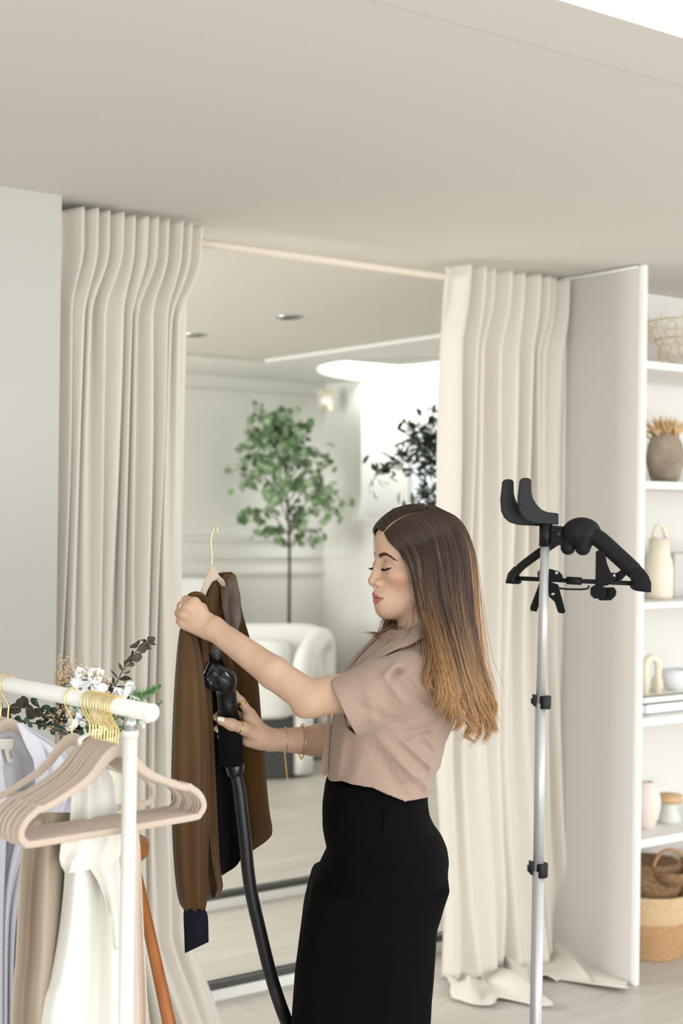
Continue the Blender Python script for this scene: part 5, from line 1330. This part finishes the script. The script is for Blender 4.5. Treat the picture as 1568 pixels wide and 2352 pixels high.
a_ = onpl(20, 1726, sW, -.003); b_ = onpl(27, 1750, sW, -.003); X_ = (b_-a_).normalized(); Z_ = -DR; Y_ = Z_.cross(X_).normalized(); Mx = Matrix((X_, Y_, Z_)).transposed().to_4x4(); Mx.translation = a_
bpy.context.view_layer.update(); tm = bpy.data.meshes.new_from_object(to.evaluated_get(bpy.context.evaluated_depsgraph_get())); bpy.data.objects.remove(to)
tm.transform(wm(sh).inverted() @ Mx); to = bpy.data.objects.new('printed_text', tm); COL.objects.link(to); to.parent = sh
# ------------------------------------------------------------------ stool, vase and flowers behind the rail
m_wood = mat('honey_wood', s2l(180, 114, 60), .4, noise=1, nscale=6, col2=s2l(150, 88, 42), stretch=(6, 6, 1), spec=.4)
ZS2 = 2.75
c = P(222, 1952, ZS2); Rs = 120*ZS2/FPX
zt = P(330, 1932, ZS2).z; zb_ = P(330, 1972, ZS2).z
stl = empty('wooden_stool', (c.x, c.y, 0), 'honey-brown wooden stool with splayed round legs behind the hanging clothes', 'stool')
MB().lathe([(0, zb_), (Rs*.92, zb_), (Rs*.99, zb_+.008), (Rs, zt-.008), (Rs*.985, zt-.002), (Rs*.93, zt), (0, zt)], (c.x, c.y, 0), 48, cap=False).build('seat', m_wood, stl)
def stool_leg(a, b, r0, r1):
    MB().tube([a, a+(b-a)*.5, b], [r0, (r0+r1)/2*1.03, r1], 16).build('leg', m_wood, stl)
topL = P(314, 1985, ZS2); lowL = P(392, 2352, ZS2); dL = (lowL-topL); topL = topL+dL.normalized()*-.03
kk = (topL.z-.0)/(topL.z-lowL.z); flo = topL+(lowL-topL)*kk
stool_leg(Vector((topL.x, topL.y, zb_)), flo, .0095, .019)
off = Vector((flo.x-c.x, flo.y-c.y, 0)); o0 = Vector((topL.x-c.x, topL.y-c.y, 0))
for k in (1, 2, 3):
    Rk = Matrix.Rotation(k*math.pi/2, 3, 'Z'); a = Vector((c.x, c.y, zb_))+Rk @ o0; b = Vector((c.x, c.y, 0))+Rk @ off; stool_leg(a, b, .0085, .0145)
# vase
hv = P(202, 1690, ZS2).z
m_vase = mat('speckled_cream', s2l(226, 224, 208), .6, noise=.12, nscale=90)
vz = MB().lathe([(.040, zt), (.060, zt+.02), (.070, zt+(hv-zt)*.45), (.062, zt+(hv-zt)*.8), (.050, hv-.008), (.052, hv), (.047, hv), (.045, hv-.03), (.03, zt+.05)], (c.x-RH.x*.016, c.y-RH.y*.016, 0), 36).build('flower_vase', m_vase)
recentre(vz); tag(vz, 'cream speckled vase holding the mixed flowers on the wooden stool', 'vase')
NK = P(202, 1694, ZS2)
def fp(px, py, dz=0): return P(px, py, ZS2+dz)
m_stem = mat('olive_stem', s2l(96, 92, 66), .7); m_dark = mat('bronze_leaf', s2l(68, 60, 45), .6, noise=.25, nscale=60); m_teal = mat('teal_leaf', s2l(62, 90, 76), .6, noise=.25, nscale=60)
m_fern = mat('fern_green', s2l(128, 178, 112), .7, noise=.3, nscale=80); m_pet = mat('white_petal', s2l(252, 252, 250), .6, trans=0, sheen=.3); m_dry = mat('dried_beige', s2l(214, 186, 150), .8)
def sprig(path, leaves, mstem, mleaf, lab, name='eucalyptus_sprig', grp='eucalyptus sprigs in the vase', r=.0016):
    S = spline([fp(*p) for p in path], 40); e = empty(name, S[0], lab, 'sprig', grp)
    MB().tube(S, r, 6).build('stem', mstem, e); q = MB()
    for (px, py, dx, dy, L_, W_, rnd_) in leaves:
        p = fp(px, py, random.uniform(-.012, .012)); tip = fp(px+dx, py+dy, random.uniform(-.012, .02)); d = tip-p
        leaf(q, p, d, (-FW+rv(.45)), d.length*L_, d.length*W_, rnd_)
    q.build('leaves', mleaf, e); return e
random.seed(21)
# tall sprig leaning right
lv = [(256, 1590, -8, -24, 1, .55, 0), (256, 1588, 26, -4, 1, .42, 0), (262, 1574, -4, -22, 1, .3, 0), (264, 1577, 22, 0, 1, .18, 0), (271, 1558, -18, -20, 1, .2, 0), (273, 1560, 28, -4, 1, .48, 0), (279, 1546, 20, 0, 1, .42, 0), (281, 1542, -8, -20, 1, .38, 0), (286, 1532, 20, -8, 1, .35, 0), (287, 1530, -2, -16, 1, .35, 0),
      (292, 1522, 12, -14, 1.1, .95, 1), (302, 1516, 24, -10, 1, .75, 1), (295, 1524, 14, 4, 1, .9, 1), (303, 1508, 2, -18, 1, .3, 0), (312, 1500, 14, 4, 1, .5, 0), (315, 1494, 22, -8, 1.1, .9, 1), (314, 1488, -6, -14, 1.2, .9, 1), (326, 1484, 16, -6, 1.1, .95, 1), (330, 1486, 18, 4, 1, .5, 0), (336, 1474, -14, -8, 1, .5, 0), (338, 1474, 16, -8, 1.1, .9, 1), (342, 1476, 16, 4, 1, .5, 0), (340, 1470, 2, -10, 1, .5, 0)]
sprig([(205, 1700), (235, 1640), (256, 1590), (272, 1560), (290, 1525), (312, 1497), (340, 1472)], lv, m_stem, m_dark, 'tall bronze-green eucalyptus sprig leaning up to the right above the rail')
def auto(path, n, L, W, round_=True, spread=14):
    S = spline(path, n); out = []
    for i, p in enumerate(S):
        if i < n*.12: continue
        for sg in (-1, 1):
            out.append((p[0]+random.uniform(-3, 3), p[1]+random.uniform(-3, 3), sg*random.uniform(-.3, 1)*spread, sg*spread*random.uniform(.2, 1)-3, L, W, round_))
    return out
pa = [(190, 1692), (160, 1672), (120, 1650), (80, 1632), (40, 1624), (4, 1628)]
sprig(pa, auto(pa, 11, 1.25, 1.0, True, 22), m_stem, m_dark, 'bronze round-leaved eucalyptus sprig reaching left under the rail')
pb = [(192, 1694), (160, 1668), (128, 1648), (100, 1640), (84, 1612)]
sprig(pb, auto(pb, 9, 1.2, .95, True, 19), m_stem, m_teal, 'teal round-leaved eucalyptus sprig left of the white blooms')
pc = [(188, 1696), (150, 1685), (112, 1668), (70, 1660), (30, 1655)]
sprig(pc, auto(pc, 10, 1.1, .9, True, 17), m_stem, m_teal, 'small drooping teal eucalyptus sprig, lowest on the left')
pd = [(196, 1698), (170, 1665), (150, 1640), (138, 1618)]
sprig(pd, auto(pd, 7, 1.2, .8, False, 22), m_stem, m_dark, 'dark leafy sprig just under the rail near the middle')
pe = [(206, 1698), (240, 1672), (268, 1650), (280, 1640)]
sprig(pe, auto(pe, 6, 1.2, .6, False, 20), m_stem, mat('deep_green_leaf', s2l(44, 78, 46), .5), 'deep green leaves showing between the gold hooks')
def bloom(px, py, R, lab, dz=0, n=60, name='white_bloom'):
    ctr = fp(px, py, dz); R = R*1.12*ZS2/FPX; e = empty(name, ctr-UP*R, lab, 'flower', 'white blooms in the vase'); q = MB()
    for i in range(n):
        d = rv().normalized(); 
        if d.z < -.5: d.z = -d.z
        p = ctr+d*R*random.uniform(.35, .75); a = d.orthogonal().normalized(); 
        ax = (d*.55+a*math.cos(i*2.4)+d.cross(a)*math.sin(i*2.4)).normalized(); s = R*random.uniform(.45, .7)
        vs = []; sd = d.cross(ax).normalized()
        for u in range(5):
            for v in range(5):
                uu = u/4; vv = v/2-1; w_ = math.sin(math.pi*min(.95, .12+uu*.83))**.6
                vs.append(p+ax*(s*uu)+sd*(s*.55*vv*w_)+d*(s*(.32*uu*uu+.16*vv*vv-.05*math.sin(uu*7+vv*3))))
        q.add(vs, grid_faces(5, 5))
    q.build('petals', m_pet, e); MB().tube([NK+UP*-.03, ctr], .002, 6).build('stem', m_stem, e)
random.seed(5)
bloom(205, 1574, 34, 'large white ruffled bloom standing above the rail'); bloom(175, 1585, 20, 'small pale bloom left of the large white one')
bloom(285, 1602, 26, 'white bloom beside the foot of the tall eucalyptus sprig'); bloom(318, 1650, 26, 'white bloom partly behind the near rail end', .02); bloom(180, 1662, 26, 'white bloom below the rail left of the gold hooks')
bloom(232, 1672, 24, 'white bloom behind the gold hooks')
def fern(path, L, n, lab, m=None):
    S = spline([fp(*p) for p in path], n); e = empty('fern_frond', S[0], lab, 'fern', 'feathery green fronds in the vase'); q = MB(); st = MB(); st.tube(S, .0012, 5)
    for i in range(2, n):
        p = Vector(S[i]); t = (Vector(S[i])-Vector(S[i-1])).normalized(); f = i/n
        for k in range(12):
            d = (t*.5+rv(.8)).normalized(); q.tube([p, p+d*L*1.2*random.uniform(.4, 1)*(1.15-f)], [.0007, .0003], 3)
    st.build('stem', m_stem, e); q.build('needles', m or m_fern, e)
fern([(215, 1690), (270, 1630), (310, 1605), (345, 1588), (368, 1574)], .030, 60, 'feathery green frond pointing right beside the rail end')
fern([(210, 1690), (270, 1610), (300, 1590), (308, 1580)], .026, 36, 'pale fern tuft above the rail near the white end cap'); fern([(205, 1690), (196, 1660), (198, 1635), (205, 1620)], .026, 36, 'light green fern tuft just below the rail')
fern([(200, 1690), (170, 1620), (150, 1580), (148, 1560)], .020, 40, 'small green fern tip left of the white bloom'); fern([(210, 1692), (300, 1660), (350, 1630), (372, 1610)], .016, 40, 'thin green frond drooping below the rail end'); fern([(200, 1692), (208, 1690), (196, 1684), (180, 1690)], .016, 16, 'green fern tuft spilling over the vase rim')
def dry(path, tips, lab):
    S = spline([fp(*p) for p in path], 16); e = empty('dried_flower_sprig', S[0], lab, 'dried flower', 'dried beige sprigs in the vase'); q = MB(); q.tube(S, .0007, 5); h = MB()
    for (x, y) in tips:
        i = min(range(16), key=lambda i: abs((S[i]-fp(x, y+22))[2])); p = Vector(S[i]); t = fp(x+random.uniform(-3, 3), y, random.uniform(-.02, .02)); q.tube(spline([p, (p+t)/2+rv(.003), t], 6), .0004, 4)
        for k in range(3): h.lathe([(0, -.0022), (.0024, 0), (0, .0022)], t+rv(.004), 6, cap=False)
    q.build('stems', mat('dry_stem', s2l(190, 160, 124), .8), e); h.build('seed_heads', m_dry, e)
random.seed(8)
T = lambda x0, x1, y0, y1, n: [(random.uniform(x0, x1), random.uniform(y0, y1)) for _ in range(n)]
dry([(198, 1690), (172, 1590), (164, 1540), (160, 1515)], T(133, 176, 1506, 1560, 26), 'tall dried beige sprig left of the white bloom'); dry([(200, 1690), (150, 1590), (132, 1560)], T(122, 160, 1543, 1580, 18), 'short dried beige sprig beside the wall corner')
dry([(204, 1690), (206, 1590), (208, 1550)], T(188, 226, 1538, 1560, 20), 'dried beige sprig poking above the large white bloom'); dry([(206, 1690), (240, 1610), (246, 1570)], T(238, 252, 1558, 1585, 8), 'dried beige sprig between bloom and eucalyptus')
dry([(200, 1692), (160, 1662), (130, 1655)], T(100, 175, 1625, 1690, 30), 'dried beige sprig tangled in the leaves below the rail')
